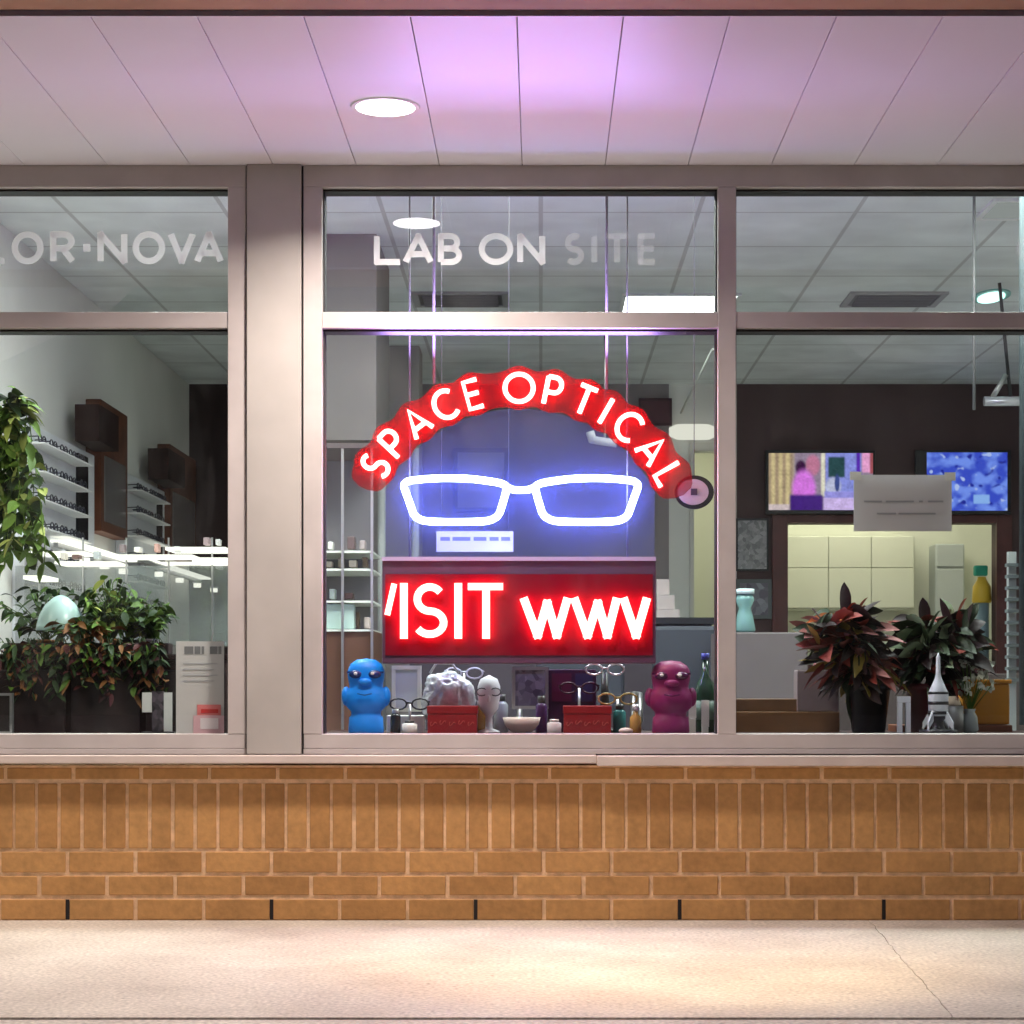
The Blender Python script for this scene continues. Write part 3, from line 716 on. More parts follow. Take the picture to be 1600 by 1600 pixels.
# dark low cabinet with plants in the window
g = MB(); cb = empty('window_cabinet', (-1.35, .4, 0), 'dark cherry cabinet filling the lower part of the first window', 'cabinet')
zt = CZ+(HY-1022)*(.38-CY)/F
g.box(-2.0, pw(352, 0, .38).x, .38, .80, 0, zt-.02, M_CHERRY, .004); g.build('carcass', None, cb)
g = MB(); g.box(-2.02, pw(354, 0, .38).x+.005, .365, .82, zt-.0195, zt, M_CHERRY, .004); g.build('worktop', None, cb)
g = MB()
for i in range(4):
    a = -1.95+i*.235; g.box(a, a+.215, .370, .3795, .12, zt-.05, mat('cherry_door', (.014, .004, .004), .5), .003)
g.build('door', None, cb)

LEAFG = [mat('leaf_green', (.07, .14, .018), .55, 0, .2), mat('leaf_mid', (.12, .22, .03), .55, 0, .2), mat('leaf_yellow', (.30, .36, .08), .55, 0, .2), mat('leaf_dark', (.02, .045, .012), .55, 0, .2)]
def pot(parent, c, r, h, mt, name='pot'):
    g = MB(); g.lathe([(r*.7, 0), (r*.74, .004), (r*.96, h*.86), (r*1.05, h*.87), (r*1.05, h), (r*.93, h), (r*.9, h*.9)], *c, 24, mt); g.build(name, None, parent)
    g = MB(); g.lathe([(r*.89, h*.86), (r*.5, h*.9)], *c, 20, mat('soil', (.03, .02, .012), .9)); g.build('soil', None, parent)
# hanging pothos at the edge of the photo
cx = pw(12, 0, .3).x; top = pw(12, 640, .3).z
pl = empty('trailing_plant', (cx, .3, top-.45), 'leafy green trailing vine hanging at the edge of the first window', 'plant')
g = MB(); stems = MB()
for k in range(13):
    P = Vector((cx+rj(.07), .3+rj(.05), top+rj(.05))); pts = [P.copy()]
    vx = random.uniform(-.02, .018); vy = rj(.008)
    for i in range(12):
        P = P+Vector((vx*(1-i/14)+rj(.006), vy, -.034-.006*i/12)); pts.append(P.copy())
        for _ in range(2):
            d = Vector((rj(1), rj(.8)-.2, rj(.5)-.25)); g.leaf(P, d, random.uniform(.035, .06), random.uniform(.025, .042), random.choice(LEAFG[:3]+[LEAFG[0], LEAFG[3]]), .5, rj(1))
    stems.tube(pts, .0016, False, 5)
for k in range(40):
    d = Vector((rj(1), rj(1), random.uniform(-.1, .6))); g.leaf((cx+rj(.04), .3, top+rj(.05)), d, random.uniform(.06, .1), random.uniform(.03, .045), random.choice(LEAFG), .6, rj(1))
g.build('leaves', None, pl); stems.build('stem', LEAFG[1], pl)
cx -= .09
g = MB(); g.lathe([(.035, 0), (.06, .05), (.065, .09), (.055, .09), (.05, .06)], cx-.03, .3, top-.02, 20, mat('tan_pot', (.3, .2, .1), .6)); g.build('hanging_pot', None, pl)
g = MB()
for t in range(3): g.tube([(cx-.03+.06*math.cos(t*2.1), .3+.06*math.sin(t*2.1), top+.07), (cx-.03, .3, top+.4)], .0012, False, 5)
g.cyl((cx-.03, .3, top+.4), (cx-.03, .3, ZC-.001), .0012, 5); g.build('hanging_cord', M_CORD, pl)
# bushy potted plants on the cabinet
def bushy(px, pxw, ptop, pbase, Y, mt, label, nleaf=70, cols=LEAFG, seed=1):
    random.seed(seed)
    c = pw(px, pbase, Y); sY = (Y-CY)/F; w_ = pxw*sY/2; h = (pbase-ptop)*sY
    o = empty('potted_plant', (c.x, Y, zt), label, 'plant', 'small potted plants on the dark cabinet')
    r = .035; pot(o, (c.x, Y, zt), r, .05, mt)
    g = MB(); s2 = MB()
    for k in range(nleaf//5):
        d = Vector((rj(1), rj(.8), random.uniform(.4, 1.3))).normalized()
        b0 = Vector((c.x+rj(.012), Y+rj(.012), zt+.045)); e_ = b0+Vector((d.x*w_*.95, d.y*w_*.8, d.z*(h-.05)*.95))
        mid = (b0+e_)/2+Vector((0, 0, .02)); s2.tube([b0, mid, e_], .0015, False, 5)
        for q in range(6):
            t = .35+.65*q/5; p = b0.lerp(e_, t)
            g.leaf(p, Vector((rj(1)+d.x*.5, rj(1)-.2, rj(.6)+.1)), random.uniform(.03, .055), random.uniform(.016, .028), random.choice(cols), .4, rj(1))
    g.build('leaves', None, o); s2.build('stem', LEAFG[0], o)
M_TERRA = mat('terracotta', (.42, .17, .05), .7, var=.1)
bushy(70, 190, 915, 1030, .60, M_TERRA, 'dark leafy plant spreading behind the mint lamp', 150, [LEAFG[3], LEAFG[3], LEAFG[0], LEAFG[3]], 3)
bushy(128, 120, 968, 1032, .40, M_TERRA, 'low plant in a terracotta pot in front of the mint lamp', 90, [LEAFG[3], LEAFG[0], mat('leaf_rust', (.16, .07, .02), .6, 0, .2)], 12)
bushy(200, 170, 925, 1030, .58, mat('dark_pot', (.03, .02, .02), .5), 'dark spreading plant behind the two green plants on the cabinet', 150, [LEAFG[3], LEAFG[3], LEAFG[0]], 14)
bushy(172, 120, 905, 1032, .46, M_TERRA, 'tall leafy plant in a terracotta pot at the middle of the cabinet', 120, LEAFG+[LEAFG[3]], 5)
bushy(232, 120, 945, 1030, .5, mat('pale_pot', (.6, .55, .5), .5), 'wide green plant in a pale pot beside the white poster', 110, [LEAFG[0], LEAFG[3], LEAFG[1], LEAFG[3]], 9)
random.seed(21)
# mint glass lamp
c = pw(95, 985, .44); lp = empty('table_lamp', (c.x, .44, zt), 'mint glass dome lamp standing among the plants on the cabinet', 'lamp')
g = MB(); r = 38*(.44-CY)/F; g.lathe([(r, 0), (r*.97, .02), (r*.86, .05), (r*.62, .083), (r*.3, .105), (.006, .112)], c.x, .44, c.z, 28)
m = mat('mint_glass', (.42, .62, .58), .25); m.node_tree.nodes['Principled BSDF'].inputs['Emission Color'].default_value = (.5, .8, .74, 1); m.node_tree.nodes['Principled BSDF'].inputs['Emission Strength'].default_value = .04
g.build('lamp_shade', m, lp)
g = MB(); g.lathe([(.035, 0), (.035, .008), (.008, .014), (.007, c.z-zt), (.004, c.z-zt+.01)], c.x, .44, zt, 16, mat('brass', (.45, .3, .1), .3, 1)); g.build('stand', None, lp)
# white poster with a sticker, small frames
po = empty('poster', pw(315, 1147, .06), 'tall white paper poster with a pink and red sticker in the first window', 'poster')
g = MB(); g.pbox(275, 350, 1002, 1146, .06, .002, mat('white_paper', (.62, .60, .60), .6)); g.build('sheet', None, po)
g = MB()
for a, b_ in ((288, 302), (304, 313), (315, 319), (328, 340), (341, 346)): g.pbox(a, b_, 1010, 1022, .0585, .0012, mat('grey_ink', (.2, .2, .21), .6))
for i in range(4): g.pbox(286, 340-6*(i % 2), 1036+i*9, 1038+i*9, .0585, .0012, mat('pale_ink', (.45, .45, .47), .6))
g.build('print', None, po)
g = MB(); g.pbox(302, 350, 1118, 1146, .057, .0012, mat('pink_sticker', (.75, .45, .50), .5)); g.pbox(308, 345, 1101, 1117.8, .057, .0012, mat('salmon_sticker', (.80, .22, .22), .5)); g.pbox(314, 341, 1108, 1114, .0555, .0012, mat('red_sticker', (.62, .03, .03), .5)); g.pbox(313, 341, 1122, 1139, .0555, .0012, mat('white_sticker', (.85, .75, .78), .5)); g.build('sticker', None, po)
def picture(p0, p1, q0, q1, Y, fr, fill, label, bw=4, name='picture_frame', group=None, th=.02):
    o = empty(name, pw((p0+p1)/2, q1, Y), label, 'picture frame', group)
    g = MB()
    g.pbox(p0, p1, q0, q0+bw, Y, th, fr); g.pbox(p0, p1, q1-bw, q1, Y, th, fr); g.pbox(p0, p0+bw, q0+bw, q1-bw, Y+.0003, th, fr); g.pbox(p1-bw, p1, q0+bw, q1-bw, Y+.0003, th, fr); g.build('frame', None, o)
    g = MB(); g.pbox(p0+bw, p1-bw, q0+bw, q1-bw, Y+.006, .004, fill); g.build('picture', None, o)
    return o
def blotch(name, a, b_, sc_):
    m = mat(name, a, .5); nt = m.node_tree; N = nt.nodes.new; L = nt.links.new
    tc = N('ShaderNodeTexCoord'); v = N('ShaderNodeTexVoronoi'); v.inputs['Scale'].default_value = sc_; L(tc.outputs['Object'], v.inputs['Vector'])
    r = N('ShaderNodeMix'); r.data_type = 'RGBA'; r.inputs[6].default_value = (*a, 1); r.inputs[7].default_value = (*b_, 1)
    se = N('ShaderNodeSeparateColor'); L(v.outputs['Color'], se.inputs[0]); L(se.outputs[0], r.inputs[0]); L(r.outputs[2], nt.nodes['Principled BSDF'].inputs['Base Color'])
    return m
picture(-28, 19, 1083, 1147, .09, M_METAL, mat('black_card', (.02, .015, .015), .4), 'silver framed dark picture at the very edge of the first window')
ph = empty('card_holder', pw(245, 1147, .2), 'small easel of black and white cards beside the white poster', 'card holder')
g = MB(); g.pbox(222, 237, 1082, 1113, .2, .003, mat('card_white', (.6, .62, .6), .5)); g.pbox(256, 269, 1082, 1143, .2, .003, mat('card_white', (.6, .62, .6), .5)); g.build('card', None, ph)
g = MB(); g.pbox(237.3, 255.7, 1080, 1146, .201, .006, blotch('photo_dark', (.01, .01, .012), (.1, .08, .1), 60)); g.pbox(220, 272, 1143.3, 1147, .19, .04, M_BLACKPL); g.build('stand', None, ph)

# ================================================================== inner display ledge
ld = empty('window_ledge', (0, .3, 0), 'dark display ledge running behind the two right-hand windows', 'ledge')
zl = .547
g = MB(); g.box(pw(500, 0, .1).x-.02, 1.85, .095, .62, zl-.03, zl, mat('ledge_dark', (.045, .02, .018), .4, var=.2), .002); g.build('board', None, ld)
g = MB(); g.box(pw(500, 0, .1).x, 1.83, .55, .6, 0, zl-.0305, M_CHERRY); g.build('front_panel', None, ld)
# tiki-like busts
def bust(px, pw_, ptop, Y, mt, dark, label, group):
    c = pw(px, 0, Y); s_ = (Y-CY)/F; W = pw_*s_; Hh = pw(px, ptop, Y).z-zl
    o = empty('figurine', (c.x, Y, zl), label, 'figurine', group)
    P = [(.40, 0), (.42, .03), (.40, .22), (.35, .25), (.36, .30), (.46, .36), (.50, .45), (.48, .56), (.40, .62), (.40, .66), (.43, .74), (.44, .82), (.41, .88), (.40, .89), (.36, .93), (.22, .985), (.01, 1)]
    g = MB(); g.lathe([(r*W, z*Hh) for r, z in P], c.x, Y, zl, 32, mt, 1, .72)
    for sgn in (-1, 1): g.ball((c.x+sgn*.47*W, Y, zl+.50*Hh), .11*W, .13*W, .13*Hh, 14, mt)
    g.ball((c.x, Y-.31*W, zl+.69*Hh), .17*W, .1*W, .05*Hh, 14, mt)
    g.build('body', None, o)
    g = MB()
    for sgn in (-1, 1): g.ball((c.x+sgn*.22*W, Y-.27*W, zl+.79*Hh), .16*W, .08*W, .055*Hh, 14, dark)
    g.box(c.x-.43*W, c.x+.43*W, Y-.27*W, Y-.2*W, zl+.805*Hh, zl+.83*Hh, dark); g.build('sunglasses', None, o)
    for sgn in (-1, 1): g = MB(); g.ball((c.x+sgn*.20*W-.02*W, Y-.345*W, zl+.80*Hh), .045*W, .02*W, .02*Hh, 10, M_WHITE); g.build('eye_glint', None, o)
    g = MB(); g.tube([(c.x-.17*W, Y-.41*W, zl+.535*Hh), (c.x, Y-.43*W, zl+.515*Hh), (c.x+.17*W, Y-.41*W, zl+.535*Hh)], .012*W, False, 6, dark); g.build('mouth', None, o)
bust(572, 66, 1029, .17, mat('blue_vinyl', (.0, .24, .85), .48, 0, .4, .08, 20, .15, 50), mat('navy', (.01, .03, .14), .25), 'bright blue squat figurine wearing dark glasses beside the pilaster', 'squat toy figurines in the window')
bust(1048, 70, 1032, .17, mat('magenta_vinyl', (.17, .008, .085), .48, 0, .4, .08, 20, .15, 50), mat('plum', (.05, .005, .04), .25), 'dark magenta squat figurine at the mullion end of the window', 'squat toy figurines in the window')
# the small things between them
def thing1(name, label, cat, mt, fn, group=None):
    g = MB(); fn(g); return g.build(name, mt, None, label, cat, group)
wz = lambda py, Y: pw(0, py, Y).z
redg = 'red boxes with swirling lettering'
for p0, p1, lab in ((667, 746, 'dark red box with pale swirls standing below the S and I of the LED text'), (880, 956, 'dark red box with pale swirls standing below the www of the LED text')):
    o = empty('gift_box', (pw((p0+p1)/2, 0, .2).x, .2, zl), lab, 'box', redg)
    a = pw(p0, 0, .2).x; b_ = pw(p1, 0, .2).x; zt2 = wz(1103, .2)
    g = MB(); g.box(a+.002, b_-.002, .202, .29, zl, zt2-.025, mat('red_card', (.28, .008, .012), .45), .002); g.build('body', None, o)
    g = MB(); g.box(a, b_, .2, .292, zt2-.0245, zt2, mat('red_card', (.28, .008, .012), .45), .002); g.build('lid', None, o)
    g = MB()
    for q in range(5):
        xx = a+.02+q*(b_-a-.04)/4; g.tube([(xx+.009*math.cos(t/2), .2005, zl+.03+.006*math.sin(t)+q % 2*.004) for t in range(9)], .0011, False, 5, mat('red_swirl', (.6, .1, .08), .5))
    g.build('swirl_pattern', None, o)
thing1('bowl', 'shallow white bowl between the two red boxes', 'bowl', mat('white_ceramic', (.62, .55, .5), .3), lambda g: g.lathe([(.022, 0), (.03, .004), (.05, .028), (.056, .05), (.052, .05), (.045, .028), (.02, .01)], pw(815, 0, .2).x, .22, zl, 28, None, 1.05, .9))
M_SIL = mat('crumpled_silver', (.5, .53, .54), .35, .3, var=.3, scale=40, bump=.8, bscale=40)
o = empty('pouch', (pw(690, 0, .33).x, .36, zl), 'crumpled silver-grey pouch standing behind the first red box', 'pouch')
g = MB(); x0, x1 = pw(656, 0, .33).x, pw(740, 0, .33).x; z1 = wz(1042, .33)
from mathutils import noise
bmesh.ops.create_icosphere(g.bm, subdivisions=5, radius=1)
for v in g.bm.verts:
    n_ = noise.noise(v.co*1.6)*.22+abs(noise.noise(v.co*4))*.22+abs(noise.noise(v.co*11))*.08
    q = v.co*(1-n_); q = Vector([math.copysign(abs(t)**.8, t) for t in q])
    v.co = Vector(((x0+x1)/2+q.x*(x1-x0)/2, .36+q.y*.04, (zl+.008+z1-.015)/2+q.z*(z1-zl-.02)/2))
for f in g.bm.faces: f.smooth = True
g.build('fabric', M_SIL, o)
g = MB(); g.tube([(x0+.03, .36, z1-.02), (x0+.05, .355, z1+.012), (x0+.1, .355, z1+.012), (x0+.12, .36, z1-.02)], .004, False, 6); g.build('handle', M_SIL, o)
pf = picture(612, 658, 1040, 1112, .42, mat('cream_frame', (.62, .62, .5), .5), mat('pale_print', (.45, .47, .45), .5), 'cream framed card standing beside the blue figurine', 6)
thing1('plinth', 'low white plinth beside the blue figurine, before the cream frame', 'plinth', M_WHITE, lambda g: g.box(pw(604, 0, .3).x, pw(662, 0, .3).x, .3, .4, zl, wz(1118, .3), M_WHITE, .003))
# white head bust
o = empty('head_bust', (pw(764, 0, .28).x, .28, zl), 'small white display head on a slim stem, below the T of the LED text', 'display head')
c = pw(764, 1075, .28)
g = MB(); g.lathe([(.036, 0), (.036, .006), (.012, .014), (.011, .05), (.018, .062), (.03, .075), (.033, .095), (.038, .12), (.037, .145), (.028, .168), (.002, .18)], c.x, .28, zl, 24, mat('white_plaster', (.62, .62, .68), .45), .95, 1.1); g.ball((c.x, .241, zl+.108), .006, .010, .012, 10); g.build('head', None, o)
g = eyeglasses(0, 0, 0); bmesh.ops.rotate(g.bm, verts=g.bm.verts, cent=(0, 0, 0), matrix=Matrix.Rotation(R(-90), 3, 'Z')); bmesh.ops.scale(g.bm, vec=(.62, .8, .7), verts=g.bm.verts); bmesh.ops.translate(g.bm, vec=(c.x, .252, zl+.128), verts=g.bm.verts)
g.build('eyeglasses', MATS['dark_acetate'], label='tiny dark glasses worn by the white display head', cat='eyeglasses')
picture(800, 857, 1042, 1108, .36, M_METAL, blotch('photo_grey', (.22, .2, .24), (.05, .04, .06), 50), 'grey framed photograph standing behind the white bowl', 5)
o = empty('display_case', (pw(895, 0, .38).x, .38, zl), 'dark plum display case standing behind the second red box', 'case')
g = MB(); g.pbox(856, 932, 1046, 1146, .38, .1, mat('plum_case', (.05, .015, .045), .35), .003); g.build('body', None, o)
g = MB(); g.pbox(862, 893, 1052, 1096, .376, .0035, mat('plum_panel', (.12, .02, .05), .3)); g.pbox(899, 926, 1052, 1096, .376, .0035, mat('navy_panel', (.05, .04, .10), .3)); g.build('panel', None, o)
o = empty('eyeglasses_stand', (pw(940, 0, .3).x, .33, zl), 'dark stand holding silver sunglasses, behind the second red box', 'stand')
g = MB(); cx_ = pw(945, 0, .33).x; g.cyl((cx_, .33, zl), (cx_, .33, wz(1050, .33)), .018, 16, M_BLACKPL, .01); g.lathe([(.05, 0), (.05, .01), (.02, .016)], cx_, .33, zl, 20, M_BLACKPL); g.build('post', None, o)
g = eyeglasses(0, 0, 0); bmesh.ops.rotate(g.bm, verts=g.bm.verts, cent=(0, 0, 0), matrix=Matrix.Rotation(R(-90), 3, 'Z')); bmesh.ops.translate(g.bm, vec=(cx_, .315, wz(1046, .33)), verts=g.bm.verts)
g.build('sunglasses', mat('silver', (.75, .75, .8), .2, .6), None, 'silver-rimmed sunglasses on the dark stand under the LED board', 'sunglasses')
o = empty('perfume_bottle', (pw(994, 0, .2).x, .2, zl), 'small golden bottle beside the magenta figurine', 'bottle')
g = MB(); cx_ = pw(993, 0, .2).x; g.lathe([(.014, 0), (.018, .004), (.018, .05), (.008, .06), (.007, .07)], cx_, .2, zl, 18, mat('amber_glass', (.35, .2, .06), .15)); g.build('body', None, o)
g = MB(); g.lathe([(.010, .0705), (.010, .09)], cx_, .2, zl, 16, mat('silver', (.75, .75, .8), .2, .6)); g.build('cap', None, o)
thing1('pebble', 'white pebble lying before the golden bottle', 'pebble', mat('white_ceramic', (.62, .55, .5), .3), lambda g: g.ball((pw(978, 0, .14).x, .14, zl+.010), .022, .016, .010))
# dark bottle and white cards right of the magenta figurine
o = empty('wine_bottle', (pw(1103, 0, .4).x, .4, zl), 'dark green bottle standing beside the mullion', 'bottle')
cx_ = pw(1102, 0, .4).x; g = MB(); g.lathe([(.030, 0), (.034, .005), (.034, .13), (.028, .155), (.012, .18), (.011, .23)], cx_, .4, zl, 22, mat('green_glass', (.015, .05, .025), .12, 0, .6)); g.build('body', None, o)
g = MB(); g.lathe([(.013, .2305), (.013, .25)], cx_, .4, zl, 14, mat('blue_foil', (.05, .07, .3), .3)); g.build('cap', None, o)
g = MB(); g.lathe([(.0345, .04), (.0345, .1)], cx_, .4, zl, 22, mat('label_green', (.10, .16, .12), .5)); g.build('paper_label', None, o)
for p0, p1, q0, q1, Y, lab in ((1076, 1088, 1083, 1122, .3, 'shorter white card slip leaning by the magenta figurine'), (1096, 1108, 1094, 1136, .25, 'longer white card slip in front of the dark green bottle')):
    thing1('price_card', lab, 'card', mat('card_white2', (.72, .76, .7), .5), lambda g: (g.pbox(p0, p1, q0, q1, Y, .002), g.pbox(p0+1, p1-1, q1+.3, 1150, Y+.002, .02, mat('card_white2', (.72, .76, .7), .5))), 'white card slips')

names = ['slim black', 'squat white', 'small amber', 'dark violet', 'pearl grey', 'short clear grey', 'tall white', 'tiny teal']
for k, (p, Y_, w_, h_, c_) in enumerate(((618, .24, .016, .075, (.02, .02, .02)), (640, .22, .024, .04, (.7, .68, .66)), (752, .36, .02, .10, (.3, .15, .03)), (846, .30, .018, .115, (.08, .03, .12)), (866, .17, .022, .045, (.5, .5, .52)), (783, .40, .022, .12, (.3, .32, .34)), (916, .40, .016, .14, (.66, .66, .68)), (968, .26, .02, .09, (.04, .2, .2)))):
    x_ = pw(p, 0, Y_).x; o = empty('cosmetic_jar', (x_, Y_, zl), names[k]+' jar with a pale lid among the small things on the window ledge', 'jar', 'little jars on the window ledge')
    g = MB(); g.lathe([(w_*.9, 0), (w_, .003), (w_, h_*.72), (w_*.6, h_*.82)], x_, Y_, zl, 18, mat('jar_%d' % k, c_, .25)); g.build('body', None, o)
    g = MB(); g.lathe([(w_*.65, h_*.821), (w_*.65, h_)], x_, Y_, zl, 18, mat('jar_lid_%d' % (k % 2), ((.6, .6, .6), (.1, .1, .1))[k % 2], .3, .4)); g.build('lid', None, o)
for k, (p, Y_, q, c_, lb) in enumerate(((640, .28, 1100, (.02, .02, .03), 'black-rimmed glasses on a short stand before the cream frame'), (725, .46, 1052, (.6, .6, .65), 'silver-rimmed glasses raised over the crumpled pouch'), (905, .34, 1075, (.05, .01, .03), 'wine-rimmed glasses on a short stand above the second red box'), (965, .30, 1092, (.5, .35, .1), 'gold-rimmed glasses on a short stand beside the golden bottle'))):
    x_ = pw(p, 0, Y_).x; zz_ = wz(q, Y_)
    o = empty('glasses_stand', (x_, Y_, zl), ['lowest black', 'tallest clear', 'plum-topped', 'gold-topped'][k]+' little peg stand holding a pair of glasses on the window ledge', 'stand', 'peg stands on the window ledge')
    g = MB(); g.cyl((x_, Y_+.012, zl+.004), (x_, Y_+.012, zz_), .004, 10, M_METAL); g.lathe([(.024, 0), (.024, .004)], x_, Y_+.012, zl, 18, M_METAL); g.build('peg', None, o)
    g = eyeglasses(0, 0, 0); bmesh.ops.rotate(g.bm, verts=g.bm.verts, cent=(0, 0, 0), matrix=Matrix.Rotation(R(-90), 3, 'Z')); bmesh.ops.translate(g.bm, vec=(x_, Y_, zz_), verts=g.bm.verts)
    g.build('eyeglasses', mat('rim_%d' % k, c_, .3), label=lb, cat='eyeglasses')
tp = empty('trailing_foliage_plant', (pw(110, 0, .34).x, .34, zt), 'dark trailing plant in a long planter hanging over the front edge of the cherry cabinet', 'plant')
g = MB(); xa, xb_ = pw(4, 0, .36).x, pw(262, 0, .36).x; g.box(xa, xb_, .372, .45, zt+.0005, zt+.035, mat('planter_dark', (.02, .012, .01), .5), .003); g.build('planter', None, tp)
g = MB(); s2 = MB()
for k in range(46):
    P = Vector((random.uniform(xa, xb_), .385+rj(.02), zt+.035)); pts = [P.copy(), P+Vector((rj(.01), -.03, .015))]; P = pts[-1].copy()
    for q in range(random.randint(2, 8)):
        P = P+Vector((rj(.012), rj(.004), -.022)); pts.append(P.copy())
        for _ in range(2): g.leaf(P, Vector((rj(1), rj(.6)-.5, rj(.6)-.1)), random.uniform(.024, .045), random.uniform(.014, .024), random.choice([LEAFG[3], LEAFG[3], MATS['leaf_rust'], mat('leaf_wine', (.06, .012, .012), .6, 0, .2), LEAFG[0]]), .5, rj(1))
    s2.tube(pts, .0014, False, 5)
g.build('leaves', None, tp); s2.build('stem', LEAFG[3], tp)

# ---- mid-room things seen through the centre window
# glass showcase at the left of the centre window
yS = 1.6
o = empty('glass_showcase', (pw(545, 0, yS).x, yS+.2, 0), 'glass showcase with lit shelves, seen just right of the pilaster', 'showcase')
g = MB()
for q in (862, 890, 940, 985): g.pbox(470, 582, q-1.6, q+1.6, yS, .4, mat('shelf_white', (.75, .78, .7), .3))
g.build('shelf', None, o)
g = MB()
for p in (470, 533, 579): g.pbox(p, p+4, 700, 1140, yS-.01, .012, M_METAL)
g.build('post', None, o)
g = MB(); g.pbox(470, 584, 986, 1160, yS+.01, .4, mat('showcase_wood', (.11, .05, .03), .5)); g.build('cabinet_base', None, o)
g = MB(); g.pbox(466, 590, 692, 700, yS-.02, .44, mat('dark_top', (.08, .06, .06), .5)); g.build('top', None, o)
g = MB(); g.pbox(470, 584, 701, 985, yS+.405, .01, mat('showcase_back', (.16, .15, .16), .6)); g.build('back_panel', None, o)
sm = mat('small_white', (.7, .68, .6), .4)
k = 0
for (p, q, w_, h_, c_) in ((516, 860, 8, 12, (.6, .6, .55)), (548, 860, 12, 20, (.12, .08, .08)), (566, 860, 9, 14, (.3, .25, .25)), (514, 888, 10, 9, (.8, .75, .6)), (532, 888, 8, 15, (.35, .3, .22)), (551, 888, 12, 11, (.85, .78, .6)), (570, 888, 8, 16, (.14, .1, .07)), (519, 938, 9, 16, (.5, .6, .58)), (545, 938, 14, 10, (.08, .04, .04)), (556, 984, 10, 26, (.12, .08, .05)), (573, 984, 9, 18, (.6, .5, .45))):
    thing1('trinket_box', ['tiny', 'small', 'squat', 'slim'][k % 4]+' '+['pale grey', 'dark red', 'dusty mauve', 'cream', 'olive', 'bright cream', 'dark brown', 'mint grey', 'black', 'walnut', 'rose'][k]+' box on a shelf of the glass showcase', 'box', mat('trinket%d' % k, c_, .4), lambda g: g.pbox(p-w_/2, p+w_/2, q-1.8-h_, q-1.8, yS+.1, .06, None, .004), 'small boxes in the glass showcase'); k += 1
thing1('storage_box', 'pale mint rectangular box on the lowest lit showcase shelf', 'box', mat('mint_box', (.42, .56, .5), .4), lambda g: g.pbox(505, 553, 944, 983, yS+.02, .07, None, .003))
# framed pieces on the back wall and cards
YW = YBK-.03
picture(708, 795, 700, 800, YW, mat('slate_frame', (.14, .13, .18), .5), mat('slate_print', (.34, .33, .40), .5), 'large grey framed print on the back wall above the blue lens', 7)
picture(868, 942, 557, 572, YW-.02, M_BLACKPL, mat('black_card', (.02, .015, .015), .4), 'long thin black framed panel high above the arched letters', 2)
picture(998, 1050, 622, 665, YW, mat('wine_frame', (.05, .015, .02), .5), mat('wine_print', (.09, .03, .04), .5), 'small dark wine-coloured framed panel above the letter A', 4)
picture(505, 545, 770, 850, YBK-.5, M_BLACKPL, blotch('photo_mauve', (.1, .08, .1), (.3, .28, .33), 20), 'dark framed collage at the left of the neon S', 4) if False else None
sg = empty('paper_notice', pw(742, 862, .5), 'pale blue paper notice with grey print hanging under the left lens', 'notice')
g = MB(); g.pbox(682, 802, 830, 862, .5, .003, mat('pale_blue_paper', (.62, .70, .82), .6)); g.build('sheet', None, sg)
g = MB()
for a, b_ in ((688, 703), (707, 735), (740, 760), (765, 779), (783, 797)): g.pbox(a, b_, 839, 845, .4985, .0012, mat('slate_ink', (.16, .2, .3), .6))
g.build('print', None, sg)
g = MB()
for px in (690, 795): a = pw(px, 831, .5015); g.cyl(a, (a.x, a.y, ZC-.001), .0011, 5)
g.build('hanging_thread', M_CORD, sg)
# white poles
for px, q0, Y, r, lab in ((596.5, 410, 2.75, .0175, 'white pole running from ceiling to floor right of the pilaster'), (649, 0, 3.0, .016, 'pale pink-lit pole behind the left lens of the spectacles')):
    x_ = pw(px, 0, Y).x; po_ = empty('pole', (x_, Y, 0), lab, 'pole', 'pale poles from floor to ceiling')
    zt_ = ZC if px < 600 else pw(0, 700, Y).z
    g = MB(); g.cyl((x_, Y, .0), (x_, Y, zt_-.001), r, 14, mat('pole_white', (.4, .42, .4), .4)); g.build('shaft', None, po_)
    g = MB(); g.cyl((x_, Y, .0), (x_, Y, .01), r*2.6, 20, M_METAL); g.build('base_plate', None, po_)
# low counter / fixtures behind the LED board
o = empty('counter', (.1, 2.6, 0), 'long grey counter across the middle of the shop behind the LED board', 'counter')
g = MB(); g.box(pw(640, 0, 2.4).x, pw(1112, 0, 2.4).x, 2.4, 2.9, 0, wz(968, 2.4)-.02, mat('counter_grey', (.05, .04, .05), .5)); g.build('body', None, o)
g = MB(); g.box(pw(636, 0, 2.4).x, pw(1116, 0, 2.4).x, 2.38, 2.92, wz(968, 2.4)-.0195, wz(965, 2.4), M_BLACKPL); g.build('worktop', None, o)
zc_ = wz(965, 2.4)
def monitor(px, Y, w_, h_, z, label):
    x_ = pw(px, 0, Y).x; o = empty('monitor', (x_, Y, z), label, 'monitor', 'dark monitors on the grey counter')
    g = MB(); g.box(x_-w_/2, x_+w_/2, Y, Y+.02, z+.1, z+.1+h_, M_BLACKPL, .004); g.build('screen_housing', None, o)
    g = MB(); g.cyl((x_, Y+.03, z+.006), (x_, Y+.03, z+.14), .015, 10, M_BLACKPL); g.box(x_-.09, x_+.09, Y-.02, Y+.1, z, z+.006, M_BLACKPL); g.build('stand', None, o)
monitor(1070, 2.5, .20, .0+.12, zc_-.13, 'low dark monitor on the counter above the magenta figurine') if False else None
thing1('paper_stack', 'pale stepped pile of papers on the counter at the end of the LED board', 'papers', mat('warm_paper', (.42, .36, .34), .6), lambda g: (g.pbox(1026, 1062, 952, 964.6, 2.5, .2), g.pbox(1026, 1054, 930, 951.6, 2.52, .18), g.pbox(1026, 1046, 905, 929.6, 2.54, .16)))
